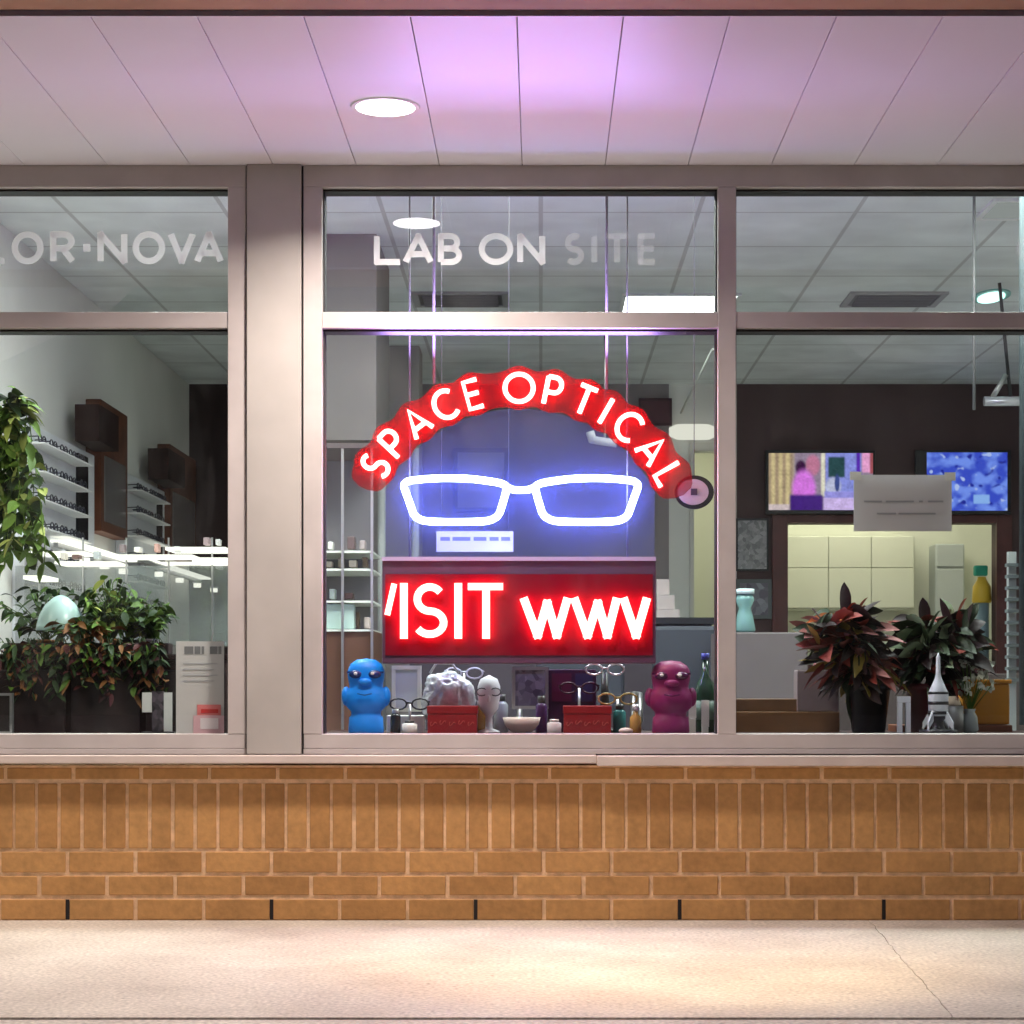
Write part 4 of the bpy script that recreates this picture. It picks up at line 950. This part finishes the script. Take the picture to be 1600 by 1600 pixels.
# clutter of dark chairs in front of the counter: two office chairs
def chair(px, Y, label):
    x_ = pw(px, 0, Y).x; o = empty('office_chair', (x_, Y, 0), label, 'chair', 'dark office chairs')
    mt = mat('chair_fabric', (.035, .04, .05), .7)
    g = MB(); g.box(x_-.2, x_+.2, Y-.2, Y+.2, .44, .50, mt, .02); g.build('seat', None, o)
    g = MB(); g.box(x_-.17, x_+.17, Y-.24, Y-.20, .60, .92, mt, .015); g.build('backrest', None, o)
    g = MB(); g.cyl((x_, Y, .08), (x_, Y, .44), .025, 12, M_METAL); g.build('column', None, o)
    for sx in (-1, 1):
        g = MB(); g.tube([(x_+sx*.2, Y-.12, .50), (x_+sx*.235, Y-.12, .56), (x_+sx*.235, Y-.1, .66), (x_+sx*.22, Y+.1, .66)], .012, False, 8, M_METAL); g.build('armrest', None, o)
    g = MB()
    for t in range(5):
        a = t*2*math.pi/5; g.cyl((x_, Y, .07), (x_+.26*math.cos(a), Y+.26*math.sin(a), .045), .014, 8, M_METAL); g.ball((x_+.26*math.cos(a), Y+.26*math.sin(a), .025), .025, .02, .025, 10, M_BLACKPL)
    g.build('base', None, o)
chair(1082, 1.9, 'dark office chair between the LED board and the mullion')
chair(905, 2.0, 'dark office chair hidden behind the LED board and plum case')
# door frame round the lit doorway
df = empty('doorway_frame', ((dx0+dx1)/2, YBK-.02, 0), 'pale frame round the bright doorway beside the mullion', 'door frame')
g = MB(); g.box(dx0-.025, dx0, YBK-.025, YBK-.001, 0, dz+.05, mat('door_trim', (.6, .58, .52), .5)); g.box(dx0+.0005, dx1, YBK-.025, YBK-.001, dz, dz+.05, mat('door_trim', (.6, .58, .52), .5)); g.build('frame', None, df)
wl_ = empty('wall_glow', pw(1075, 690, YBK-.1), 'glow box standing in for the bright wall between the letter A and the mullion', 'wall lamp')
g = MB(); c = pw(1082, 676, YBK-.06); g.lathe([(.06, 0), (.085, .02), (.085, .07), (.06, .09)], c.x, c.y-.03, c.z-.045, 20, emit('wall_glow_white', (1, .97, .85), .9), 1.7, .5); g.build('lamp_shade', None, wl_)  # glowing box added for the bright band of pale wall
g = MB(); g.box(c.x-.03, c.x+.03, YBK-.05, YBK-.001, c.z-.03, c.z+.03, M_METAL); g.build('bracket', None, wl_)
tr = empty('track_light', pw(1090, 590, 3.4), 'thin silver track running up the ceiling beside the mullion', 'track light')
g = MB(); a = Vector((pw(1062, 0, 5.3).x, 5.3, ZC-.02)); b_ = Vector((pw(1118, 0, 3.9).x, 3.9, ZC-.02))
a = pw(1064, 645, 5.2); b_ = pw(1114, 545, 3.6); g.tube([a, b_], .006, False, 6, mat('cord_pale', (.75, .78, .7), .4)); g.build('rail', None, tr)
wh = empty('spotlight', pw(940, 695, 4.2), 'small white spotlight below the letter C of OPTICAL', 'spotlight')
c = pw(945, 690, 4.2)
g = MB(); g.cyl((c.x-.07, 4.2, c.z+.01), (c.x+.06, 4.2, c.z-.01), .02, 14, M_WHITE); g.cyl((c.x-.075, 4.2, c.z+.05), (c.x-.06, 4.2, c.z), .022, 14, M_WHITE); g.build('head', None, wh)
g = MB(); g.cyl((c.x, 4.2, c.z+.02), (c.x, 4.2, ZC-.001), .006, 8, M_METAL); g.build('stem', None, wh)

# ================================================================== right-hand window
def tv(p0, p1, q0, q1, label):
    Y = YBK-.09
    o = empty('wall_screen', pw((p0+p1)/2, q1, Y), label, 'television', 'wall-mounted screens')
    g = MB(); g.pbox(p0, p1, q0, q1, Y, .05, M_BLACKPL, .004); g.build('housing', None, o)
    g = MB(); g.pbox((p0+p1)/2-15, (p0+p1)/2+15, (q0+q1)/2-12, (q0+q1)/2+12, Y+.0505, .039, M_METAL); g.build('wall_bracket', None, o)
    return o, Y
def mixc(a, b_, t): return tuple(x*(1-t)+y*t for x, y in zip(a, b_))
def sstep(v, a, b_): t = min(1, max(0, (v-a)/(b_-a))); return t*t*(3-2*t)
def in_ell(x, y, cx_, cy_, rx, ry, soft=.25): return 1-sstep(math.hypot((x-cx_)/rx, (y-cy_)/ry), 1-soft, 1+soft)
def in_box(x, y, a, b_, c, d, e_=1.5): return sstep(x, a-e_, a+e_)*(1-sstep(x, b_-e_, b_+e_))*sstep(y, c-e_, c+e_)*(1-sstep(y, d-e_, d+e_))
from mathutils import noise
def pic_room(x, y):                       # a pink-lit interior scene, soft as a photographed screen
    c = (.34, .26, .36)
    st_ = .5+.5*math.sin(x*.55); c = mixc(c, mixc((.75, .60, .32), (.42, .30, .20), st_), 1-sstep(x, 1236, 1244))
    for f, q in (((.9, .85, .68), in_box(x, y, 1283, 1289, 700, 776)), ((.30, .33, .85), in_box(x, y, 1290, 1346, 700, 800)), ((.95, .42, .74), in_box(x, y, 1347, 1370, 700, 738)),
                 ((.03, .08, .09), in_box(x, y, 1294, 1320, 714, 746, 2)), ((.12, .03, .5), in_box(x, y, 1338, 1344, 700, 742)), ((.42, .10, .12), in_box(x, y, 1359, 1370, 700, 740)),
                 ((.62, .22, .36), in_ell(x, y, 1270, 727, 11, 16)), ((.05, .01, .06), in_ell(x, y, 1251, 731, 8, 12)), ((.82, .22, .90), in_ell(x, y, 1256, 765, 18, 30)),
                 ((.60, .62, .85), in_ell(x, y, 1302, 760, 12, 14)),
                 ((.06, .09, .3), in_ell(x, y, 1308, 755, 4, 14)), ((.36, .33, .85), in_box(x, y, 1288, 1350, 768, 778)), ((.72, .54, .95), in_box(x, y, 1286, 1370, 778, 800)),
                 ((.72, .58, .60), in_box(x, y, 1200, 1234, 788, 800)), ((.07, .02, .24), in_box(x, y, 1234, 1286, 773, 800, 3))):
        c = mixc(c, f, q)
    n_ = noise.noise(Vector((x*.3, y*.3, 0)))*.25+noise.noise(Vector((x*.09, y*.09, 3)))*.2
    return tuple(max(0, v*(1+n_)) for v in c)
def pic_blue(x, y):
    n_ = noise.noise(Vector((x*.05, y*.07, 1)))+.35*noise.noise(Vector((x*.12, y*.15, 7)))
    c = mixc((.05, .09, .66), (.20, .33, 1.0), sstep(n_, -.35, .5)); c = mixc(c, (.50, .62, 1), sstep(noise.noise(Vector((x*.10, y*.14, 12))), .32, .6))
    c = mixc(c, (.02, .03, .35), sstep(noise.noise(Vector((x*.09, y*.11, 22))), .3, .55)); c = mixc(c, (.30, .52, 1), in_box(x, y, 1521, 1546, 773, 787))
    return c
def screen(o, Y, a, b_, c, d, fn, s_=.95, nx=110, ny=62):
    me = bpy.data.meshes.new('screen'); P0 = pw(a, d, Y); P1 = pw(b_, c, Y); base = wloc(o)
    vs = [(P0.x+(P1.x-P0.x)*i/nx-base.x, Y-.002-base.y, P1.z+(P0.z-P1.z)*j_/ny-base.z) for j_ in range(ny+1) for i in range(nx+1)]
    fs = [(j_*(nx+1)+i, (j_+1)*(nx+1)+i, (j_+1)*(nx+1)+i+1, j_*(nx+1)+i+1) for j_ in range(ny) for i in range(nx)]
    me.from_pydata(vs, [], fs); at = me.color_attributes.new('picture', 'FLOAT_COLOR', 'POINT')
    for j_ in range(ny+1):
        for i in range(nx+1): at.data[j_*(nx+1)+i].color = (*fn(a+(b_-a)*i/nx, c+(d-c)*j_/ny), 1)
    m = bpy.data.materials.new('screen_picture'); m.use_nodes = True; nt = m.node_tree; nt.nodes.remove(nt.nodes['Principled BSDF'])
    ca = nt.nodes.new('ShaderNodeVertexColor'); ca.layer_name = 'picture'; e_ = nt.nodes.new('ShaderNodeEmission'); e_.inputs[1].default_value = s_
    nt.links.new(ca.outputs[0], e_.inputs[0]); nt.links.new(e_.outputs[0], nt.nodes['Material Output'].inputs[0]); me.materials.append(m)
    q = bpy.data.objects.new('screen', me); col.objects.link(q); q.parent = o
o, Y = tv(1197, 1368, 703, 803, 'lit screen showing a pink-lit room, nearer the mullion')
screen(o, Y, 1201, 1364, 708, 797, pic_room)
o, Y = tv(1431, 1580, 703, 803, 'lit blue screen beyond the taped white notice')
screen(o, Y, 1448, 1574, 707, 798, pic_blue)
random.seed(11)
no = empty('paper_notice', pw(1411, 830, .04), 'grey-white notice taped inside the glass over the two screens', 'notice')
g = MB(); g.pbox(1334, 1487, 742, 830, .042, .0015, mat('notice_paper', (.66, .66, .68), .7, var=.03)); g.build('sheet', None, no)
g = MB()
for q, spans in ((782, ((1350, 1378), (1384, 1428), (1436, 1442), (1450, 1474))), (801, ((1370, 1400), (1404, 1462)))):
    for a, b_ in spans: g.pbox(a, b_, q, q+3, .0405, .001, mat('notice_ink', (.40, .41, .43), .7))
g.build('print', None, no)
g = MB(); g.pbox(1328, 1346, 737, 750, .0388, .0008, mat('tape', (.75, .74, .68), .3)); g.build('tape', None, no)
g = MB(); g.pbox(1476, 1493, 738, 751, .0388, .0008, MATS['tape']); g.build('tape', None, no)
# pass-through trim
pt = empty('serving_hatch', ((ox0+ox1)/2, YBK-.03, oz0), 'red-brown framed hatch opening onto the bright cream room', 'hatch')
M_TRIM = mat('redbrown_trim', (.10, .03, .028), .45, var=.2, scale=10)
g = MB(); t_ = .095
g.box(ox0-t_, ox0, YBK-.04, YBK-.001, oz0-t_, oz1+.05, M_TRIM, .003); g.box(ox1, ox1+t_, YBK-.04, YBK-.001, oz0-t_, oz1+.05, M_TRIM, .003); g.box(ox0+.0005, ox1-.0005, YBK-.04, YBK-.001, oz1, oz1+.05, M_TRIM, .003); g.box(ox0+.0005, ox1-.0005, YBK-.04, YBK-.001, oz0-t_, oz0, M_TRIM, .003)
g.build('frame', None, pt)
g = MB(); g.box(ox0+.0005, ox1-.0005, YBK+.0, YBK+.2, oz0+.0005, oz0+.02, mat('hatch_shelf', (.5, .5, .42), .4)); g.build('shelf', None, pt)
# kitchen cupboards in the cream room
yk = YBK+1.55
cu = empty('wall_cupboard', (2.3, yk, 1.2), 'cream wall cupboards in the bright room behind the hatch', 'cupboard')
kx = lambda px: pw(px, 0, yk).x; kz = lambda py: pw(0, py, yk).z
M_CUP = mat('cupboard_cream', (.66, .68, .58), .5)
g = MB(); g.box(kx(1225), kx(1430), yk+.02, yk+.34, kz(952), kz(835), M_CUP); g.build('carcass', None, cu)
for a, b_ in ((1228, 1294.2), (1295, 1361.2), (1362, 1428)):
    g = MB(); g.box(kx(a), kx(b_), yk, yk+.0195, kz(887.2), kz(838), M_CUP, .004); g.box(kx(a), kx(b_), yk, yk+.0195, kz(950), kz(888), M_CUP, .004); g.build('door', None, cu)
yk2 = yk+.1
o = empty('refrigerator', (kx(1475), yk2, 0), 'tall pale grey refrigerator in the bright room, behind the rocket ornament', 'refrigerator')
g = MB(); g.box(kx(1466), kx(1512), yk2, yk2+.24, 0, kz(848), mat('fridge_grey', (.48, .52, .52), .35), .01); g.build('body', None, o)
g = MB(); g.box(kx(1468), kx(1510), yk2-.012, yk2-.0005, .6, kz(888), mat('fridge_grey', (.48, .52, .52), .35), .004); g.box(kx(1468), kx(1510), yk2-.012, yk2-.0005, kz(884), kz(850), mat('fridge_grey', (.48, .52, .52), .35), .004); g.build('door', None, o)
pb = empty('spray_bottle', pw(1534, 935, YBK+.1), 'green and yellow bottle at the corner of the hatch', 'bottle')
c = pw(1534, 937, YBK+.12); g = MB(); g.lathe([(.055, 0), (.06, .01), (.055, .1), (.03, .14), (.025, .16)], c.x, c.y, c.z-.02, 18, mat('yellow_plastic', (.75, .5, .05), .4)); g.build('body', None, pb)
g = MB(); g.box(c.x-.05, c.x+.035, c.y-.02, c.y+.02, c.z+.145, c.z+.21, mat('green_plastic', (.02, .35, .22), .4), .01); g.build('spray_head', None, pb)
g = MB(); g.lathe([(.05, 0), (.05, 10*.001)], c.x, c.y, oz0+.021, 16, M_WHITE); g.cyl((c.x, c.y, oz0+.03), (c.x, c.y, c.z-.0205), .045, 16, mat('blue_tub', (.22, .32, .36), .4)); g.build('tub', None, pb)
# framed papers on the dark wall
picture(1150, 1201, 810, 892, YBK-.03, M_BLACKPL, blotch('certificate', (.42, .40, .40), (.20, .19, .2), 45), 'framed certificate on the dark wall beside the mullion, above the photo', 3, group='frames hanging beside the hatch')
picture(1150, 1206, 905, 967, YBK-.03, mat('slate_frame2', (.13, .14, .14), .5), blotch('portrait', (.12, .10, .13), (.3, .3, .33), 25), 'framed photograph below the certificate beside the mullion', 6, group='frames hanging beside the hatch')
# violet panel added for the tinted glow over the screens
bs = empty('violet_glow', pw(1447, 582, YBK-.2), 'dim violet glow panel added where the ceiling meets the dark wall', 'glow panel')
g = MB(); g.pbox(1380, 1516, 578, 588, YBK-.2, .03, emit('violet', (.20, .14, .55), .42)); g.build('diffuser', None, bs)
g = MB(); g.pbox(1378, 1518, 572, 577.7, YBK-.2, .19, M_BLACKPL); g.build('housing', None, bs)
# desk, boxes
dk = empty('reception_desk', (pw(1215, 0, 1.5).x, 1.5, 0), 'grey reception desk behind the croton plants', 'desk')
g = MB(); g.box(pw(1120, 0, 1.4).x, pw(1262, 0, 1.4).x, 1.4, 2.0, 0, wz(988, 1.4), mat('desk_grey', (.13, .11, .105), .6, var=.06), .005); g.build('side_panel', None, dk)
g = MB(); g.box(pw(1262, 0, 1.4).x+.001, pw(1700, 0, 1.4).x, 1.5, 2.0, 0, wz(1052, 1.4), mat('desk_dark', (.06, .045, .04), .6), .005); g.build('front_panel', None, dk)
wt = empty('wooden_box', (pw(1210, 0, .5).x, .42, zl), 'low brown wooden box in the window corner by the mullion', 'box')
g = MB(); g.pbox(1120, 1312, 1112, 1148, .4, .2, mat('walnut', (.13, .065, .02), .5, var=.3, scale=12), .003); g.pbox(1150, 1285, 1092, 1111.8, .42, .16, mat('walnut2', (.11, .06, .025), .5, var=.3, scale=12), .003); g.build('body', None, wt)
gb = empty('carton', (pw(1284, 0, .45).x, .36, wz(1112, .4)), 'plain grey carton standing on the wooden box beside the black pot', 'box')
g = MB(); a = pw(1250, 0, .34).x; b_ = pw(1316, 0, .34).x; g.box(a, b_, .41, .5, wz(1111.5, .4), wz(1048, .4), mat('grey_carton', (.17, .14, .13), .7), .002); g.build('body', None, gb)
g = MB(); g.box(a+.002, b_-.002, .412, .498, wz(1048, .4)+.0004, wz(1048, .4)+.003, mat('grey_carton2', (.30, .26, .25), .7)); g.build('lid', None, gb)
ob = empty('storage_bin', (pw(1542, 0, .5).x, .46, zl), 'orange bin behind the spired rocket ornament', 'bin')
g = MB(); g.pbox(1503, 1578, 1068, 1132, .45, .12, mat('orange_plastic', (.50, .21, .015), .45, var=.1), .006); g.build('body', None, ob)
g = MB(); g.pbox(1500, 1581, 1062, 1068, .445, .13, mat('orange_plastic', (.50, .21, .015), .45), .002); g.build('rim', None, ob)
g = MB(); g.pbox(1400, 1582, 1133, 1148, .44, .15, mat('brown_tray', (.16, .05, .02), .5), .002); g.build('tray', MATS['brown_tray'], label='shallow brown tray under the orange bin and ornaments', cat='tray')
# mint glass vase at the mullion
vz = empty('vase', (pw(1170, 0, .9).x, .9, .55), 'tall pale mint glass vase beside the mullion in the far pane', 'vase')
c = pw(1168, 1050, 1.0); c.y = 1.45
c = pw(1166, 990, 1.45); vz.location = (c.x, 1.45, c.z)
c.z = wz(988, 1.45)+.001
g = MB(); g.lathe([(.035, 0), (.04, .01), (.03, .06), (.022, .09), (.035, .12), (.03, .14)], c.x, 1.5, c.z, 20, mat('mint_vase', (.16, .3, .28), .2)); g.build('body', None, vz)
g = MB(); g.lathe([(.036, .0), (.036, .02)], c.x, 1.5, c.z+.141, 20, mat('pale_rim', (.55, .7, .7), .2)); g.build('rim', None, vz)
# croton plants
CR = [mat('croton_red', (.36, .05, .02), .5, 0, .2), mat('croton_dark', (.02, .010, .010), .5, 0, .2), mat('croton_wine', (.17, .028, .02), .5, 0, .2), mat('croton_green', (.02, .035, .015), .5, 0, .2), mat('croton_orange', (.46, .13, .03), .5, 0, .2), mat('croton_pink', (.30, .12, .11), .5, 0, .2), mat('croton_yellow', (.28, .2, .03), .35)]
def croton(px, pxr, ptop, pmid, pbot, Y, label, cols, potm, n, seed, potc):
    random.seed(seed); s_ = (Y-CY)/F
    ctr = pw(px, pmid, Y); o = empty('croton_plant', (pw(potc, 0, Y).x, Y, zl), label, 'plant', 'croton plants in the window')
    pc = pw(potc, 0, Y); zp = wz(1068, Y)
    pot(o, (pc.x, Y, zl), .07, zp-zl, potm)
    g = MB(); st2 = MB()
    for k in range(9):
        e_ = Vector((ctr.x+rj(pxr*s_*.6), Y+rj(.07), ctr.z+random.uniform(-.05, (pmid-ptop)*s_*.45)))
        b0 = Vector((pc.x+rj(.02), Y+rj(.02), zp-.01)); st2.tube([b0, b0.lerp(e_, .5)+Vector((0, 0, .02)), e_], .003, False, 6)
        for q in range(n//9):
            t = random.uniform(.15, 1); p = b0.lerp(e_, t)+Vector((rj(.01), rj(.01), rj(.01)))
            up = .9*t
            d = Vector(((e_.x-ctr.x)*6+rj(1.0), rj(.9)-.25, rj(.6)+up-.25))
            hi = p.z > ctr.z+.03 and random.random() < .65
            mt = random.choice(cols[:2]) if hi else random.choice(cols[2:])
            g.leaf(p, d, random.uniform(.08, .15), random.uniform(.032, .06), mt, random.uniform(.1, .5), rj(1.2), .35)
    g.build('leaves', None, o); st2.build('stem', mat('croton_stem', (.07, .045, .03), .6), o)
croton(1308, 72, 895, 990, 1085, .33, 'red-leaved croton in a black pot, nearer the mullion', [CR[0], CR[4], CR[1], CR[2], CR[2], CR[1], CR[3], CR[5], CR[6]], mat('black_pot', (.008, .008, .009), .35), 210, 31, 1357)
croton(1478, 78, 885, 990, 1090, .36, 'darker croton with near-black leaves behind the spired rocket ornament', [CR[0], CR[2], CR[3], CR[1], CR[1], CR[1], CR[2], CR[3], mat('croton_pale', (.20, .26, .16), .5, 0, .2)], mat('wine_pot', (.10, .015, .02), .4), 220, 8, 1450)
random.seed(5)
# white flowers
wf = empty('white_flowers', (pw(1530, 0, .4).x, .3, zl), 'small cluster of white blossoms over the orange bin', 'flowers')
g = MB(); s2 = MB(); c = pw(1528, 1058, .3); base = Vector((pw(1515, 0, .3).x, .3, zl+.06))
for k in range(26):
    p = c+Vector((rj(.05), rj(.03), rj(.045))); s2.tube([base, p], .0012, False, 5)
    for q in range(4): g.leaf(p, Vector((rj(1), rj(1)-.4, rj(1))), .018, .014, mat('petal_white', (.68, .72, .62), .5), .1, rj(2))
g.build('blossom', None, wf); s2.build('stem', LEAFG[0], wf)
g = MB(); g.lathe([(.02, 0), (.028, .01), (.024, .05), (.016, .065), (.02, .075)], base.x, .3, zl, 18, mat('clear_vase', (.35, .4, .4), .15)); g.build('vase', None, wf)
# rocket-like spired ornament
rk = empty('rocket_ornament', (pw(1466, 0, .18).x, .18, zl), 'white spired rocket ornament with black bands in front of the dark croton', 'ornament')
c = pw(1466, 0, .18); Hh = wz(1020, .18)-zl; M_RW = mat('rocket_white', (.62, .66, .74), .35); M_RB = mat('rocket_black', (.02, .02, .025), .35)
g = MB(); g.lathe([(.030, .22*Hh), (.031, .50*Hh), (.020, .60*Hh), (.011, .68*Hh), (.007, .74*Hh), (.006, .95*Hh), (.001, Hh)], c.x, .18, zl, 22, M_RW); g.build('body', None, rk)
g = MB()
for z0, z1 in ((.24, .28), (.36, .40), (.49, .52)): g.lathe([(.0318, z0*Hh), (.0318, z1*Hh)], c.x, .18, zl, 22, M_RB)
g.build('band', None, rk)
for q in range(4):
    a = R(45+90*q); dx_, dy_ = math.cos(a), math.sin(a)
    g = MB(); A = []
    for r_, z_ in ((.028, .3), (.055, .14), (.055, .05), (.028, .16)):
        A.append((r_, z_*Hh))
    k = g.mi(M_RW); tt = .003
    v0 = [g.bm.verts.new((c.x+dx_*r_-dy_*tt, .18+dy_*r_+dx_*tt, zl+z_)) for r_, z_ in A]; v1 = [g.bm.verts.new((c.x+dx_*r_+dy_*tt, .18+dy_*r_-dx_*tt, zl+z_)) for r_, z_ in A]
    g.bm.faces.new(v0); g.bm.faces.new(list(reversed(v1)))
    for i in range(4): g.bm.faces.new((v0[i], v1[i], v1[(i+1) % 4], v0[(i+1) % 4]))
    g.build('fin', None, rk)
g = MB(); g.lathe([(.058, 0), (.058, .012), (.02, .016), (.016, .16*Hh), (.028, .22*Hh)], c.x, .18, zl, 22, M_RB); g.build('stand', None, rk)
# little white arch and metal tin
thing1('arch_ornament', 'tiny white arch-shaped ornament beside the black pot', 'ornament', mat('rocket_white', (.62, .66, .74), .35), lambda g: (g.pbox(1403, 1410, 1098, 1146, .2, .02), g.pbox(1416, 1423, 1098, 1146, .2, .02), g.pbox(1403, 1423, 1088, 1097.7, .2, .02)))
tn = empty('tin', (pw(1490, 0, .26).x, .26, zl), 'grey metal tin with a cream cap behind the rocket ornament', 'tin')
cx_ = pw(1488, 0, .26).x; zz = wz(1128, .26)
g = MB(); g.lathe([(.034, 0), (.034, .085)], cx_, .26, zl, 22, mat('tin_grey', (.3, .3, .3), .35, .5)); g.build('body', None, tn)
g = MB(); g.lathe([(.028, .0855), (.02, .11), (.01, .115)], cx_, .26, zl, 20, mat('tin_cap', (.6, .5, .38), .5)); g.build('cap', None, tn)
# eyewear tower at the right edge
rt = empty('eyewear_tower', (pw(1588, 0, 1.2).x, 1.2, 0), 'slim pale tower of spectacles at the far edge of the right-hand pane', 'display stand')
g = MB(); g.pbox(1576, 1588, 862, 1160, 1.2, .03, mat('tower_pale', (.35, .38, .36), .4)); g.build('column', None, rt)
g = MB()
for q in range(11): g.pbox(1574, 1592, 880+q*18, 885+q*18, 1.16, .0395, mat('tower_clip', (.12, .14, .14), .4))
g.build('clip', None, rt)
thing1('curtain', 'dark teal curtain at the far edge of the right-hand window', 'curtain', mat('dark_teal', (.012, .022, .025), .8), lambda g: [g.cyl((pw(1600+i*9, 0, .9).x, .9+.02*(i % 2), .56), (pw(1600+i*9, 0, .9).x, .9+.02*(i % 2), 2.5), .016, 10) for i in range(9)])
# cluster of silver spotlights top right
sl = empty('track_spotlight', pw(1565, 620, 3.2), 'silver track spotlight hanging at the far edge above the blue screen', 'spotlight')
c = pw(1572, 627, 3.2)
g = MB(); g.cyl((c.x-.10, 3.2, c.z), (c.x+.1, 3.2, c.z), .022, 16, mat('silver', (.75, .75, .8), .2, .6)); g.build('head', None, sl)
g = MB(); g.cyl((c.x+.02, 3.2, c.z+.02), (c.x-.03, 3.2, ZC-.001), .008, 8, M_BLACKPL); g.cyl((c.x-.06, 3.2, c.z+.02), (c.x+.0, 3.2, c.z+.12), .012, 8, M_METAL); g.build('arm', None, sl)
rd = empty('pendant_rod', (pw(1522, 0, 1.5).x, 1.5, wz(600, 1.5)), 'thin pale rod hanging from the ceiling left of the silver spotlight', 'rod')
g = MB(); x_ = pw(1522, 0, 1.5).x; g.cyl((x_, 1.5, wz(640, 1.5)), (x_, 1.5, ZC-.001), .006, 8, M_CORD); g.build('rod', None, rd)
ex = empty('ceiling_spot', pw(1545, 470, 3.6), 'small cyan-white glowing recessed spot in the ceiling by the far vent', 'ceiling spot')
c = pw(1545, 470, 3.55)
g = MB(); g.lathe([(.06, 0), (.06, .012)], c.x, 3.5, ZC-.0135, 20, emit('cyan_spot', (.6, 1, .92), 2.2), 1, 2.2); g.build('lens', None, ex)
g = MB(); g.lathe([(.085, 0), (.085, .006)], c.x, 3.5, ZC-.0068, 24, mat('cyan_trim', (.2, .5, .42), .4), 1, 2); g.build('trim_ring', None, ex)
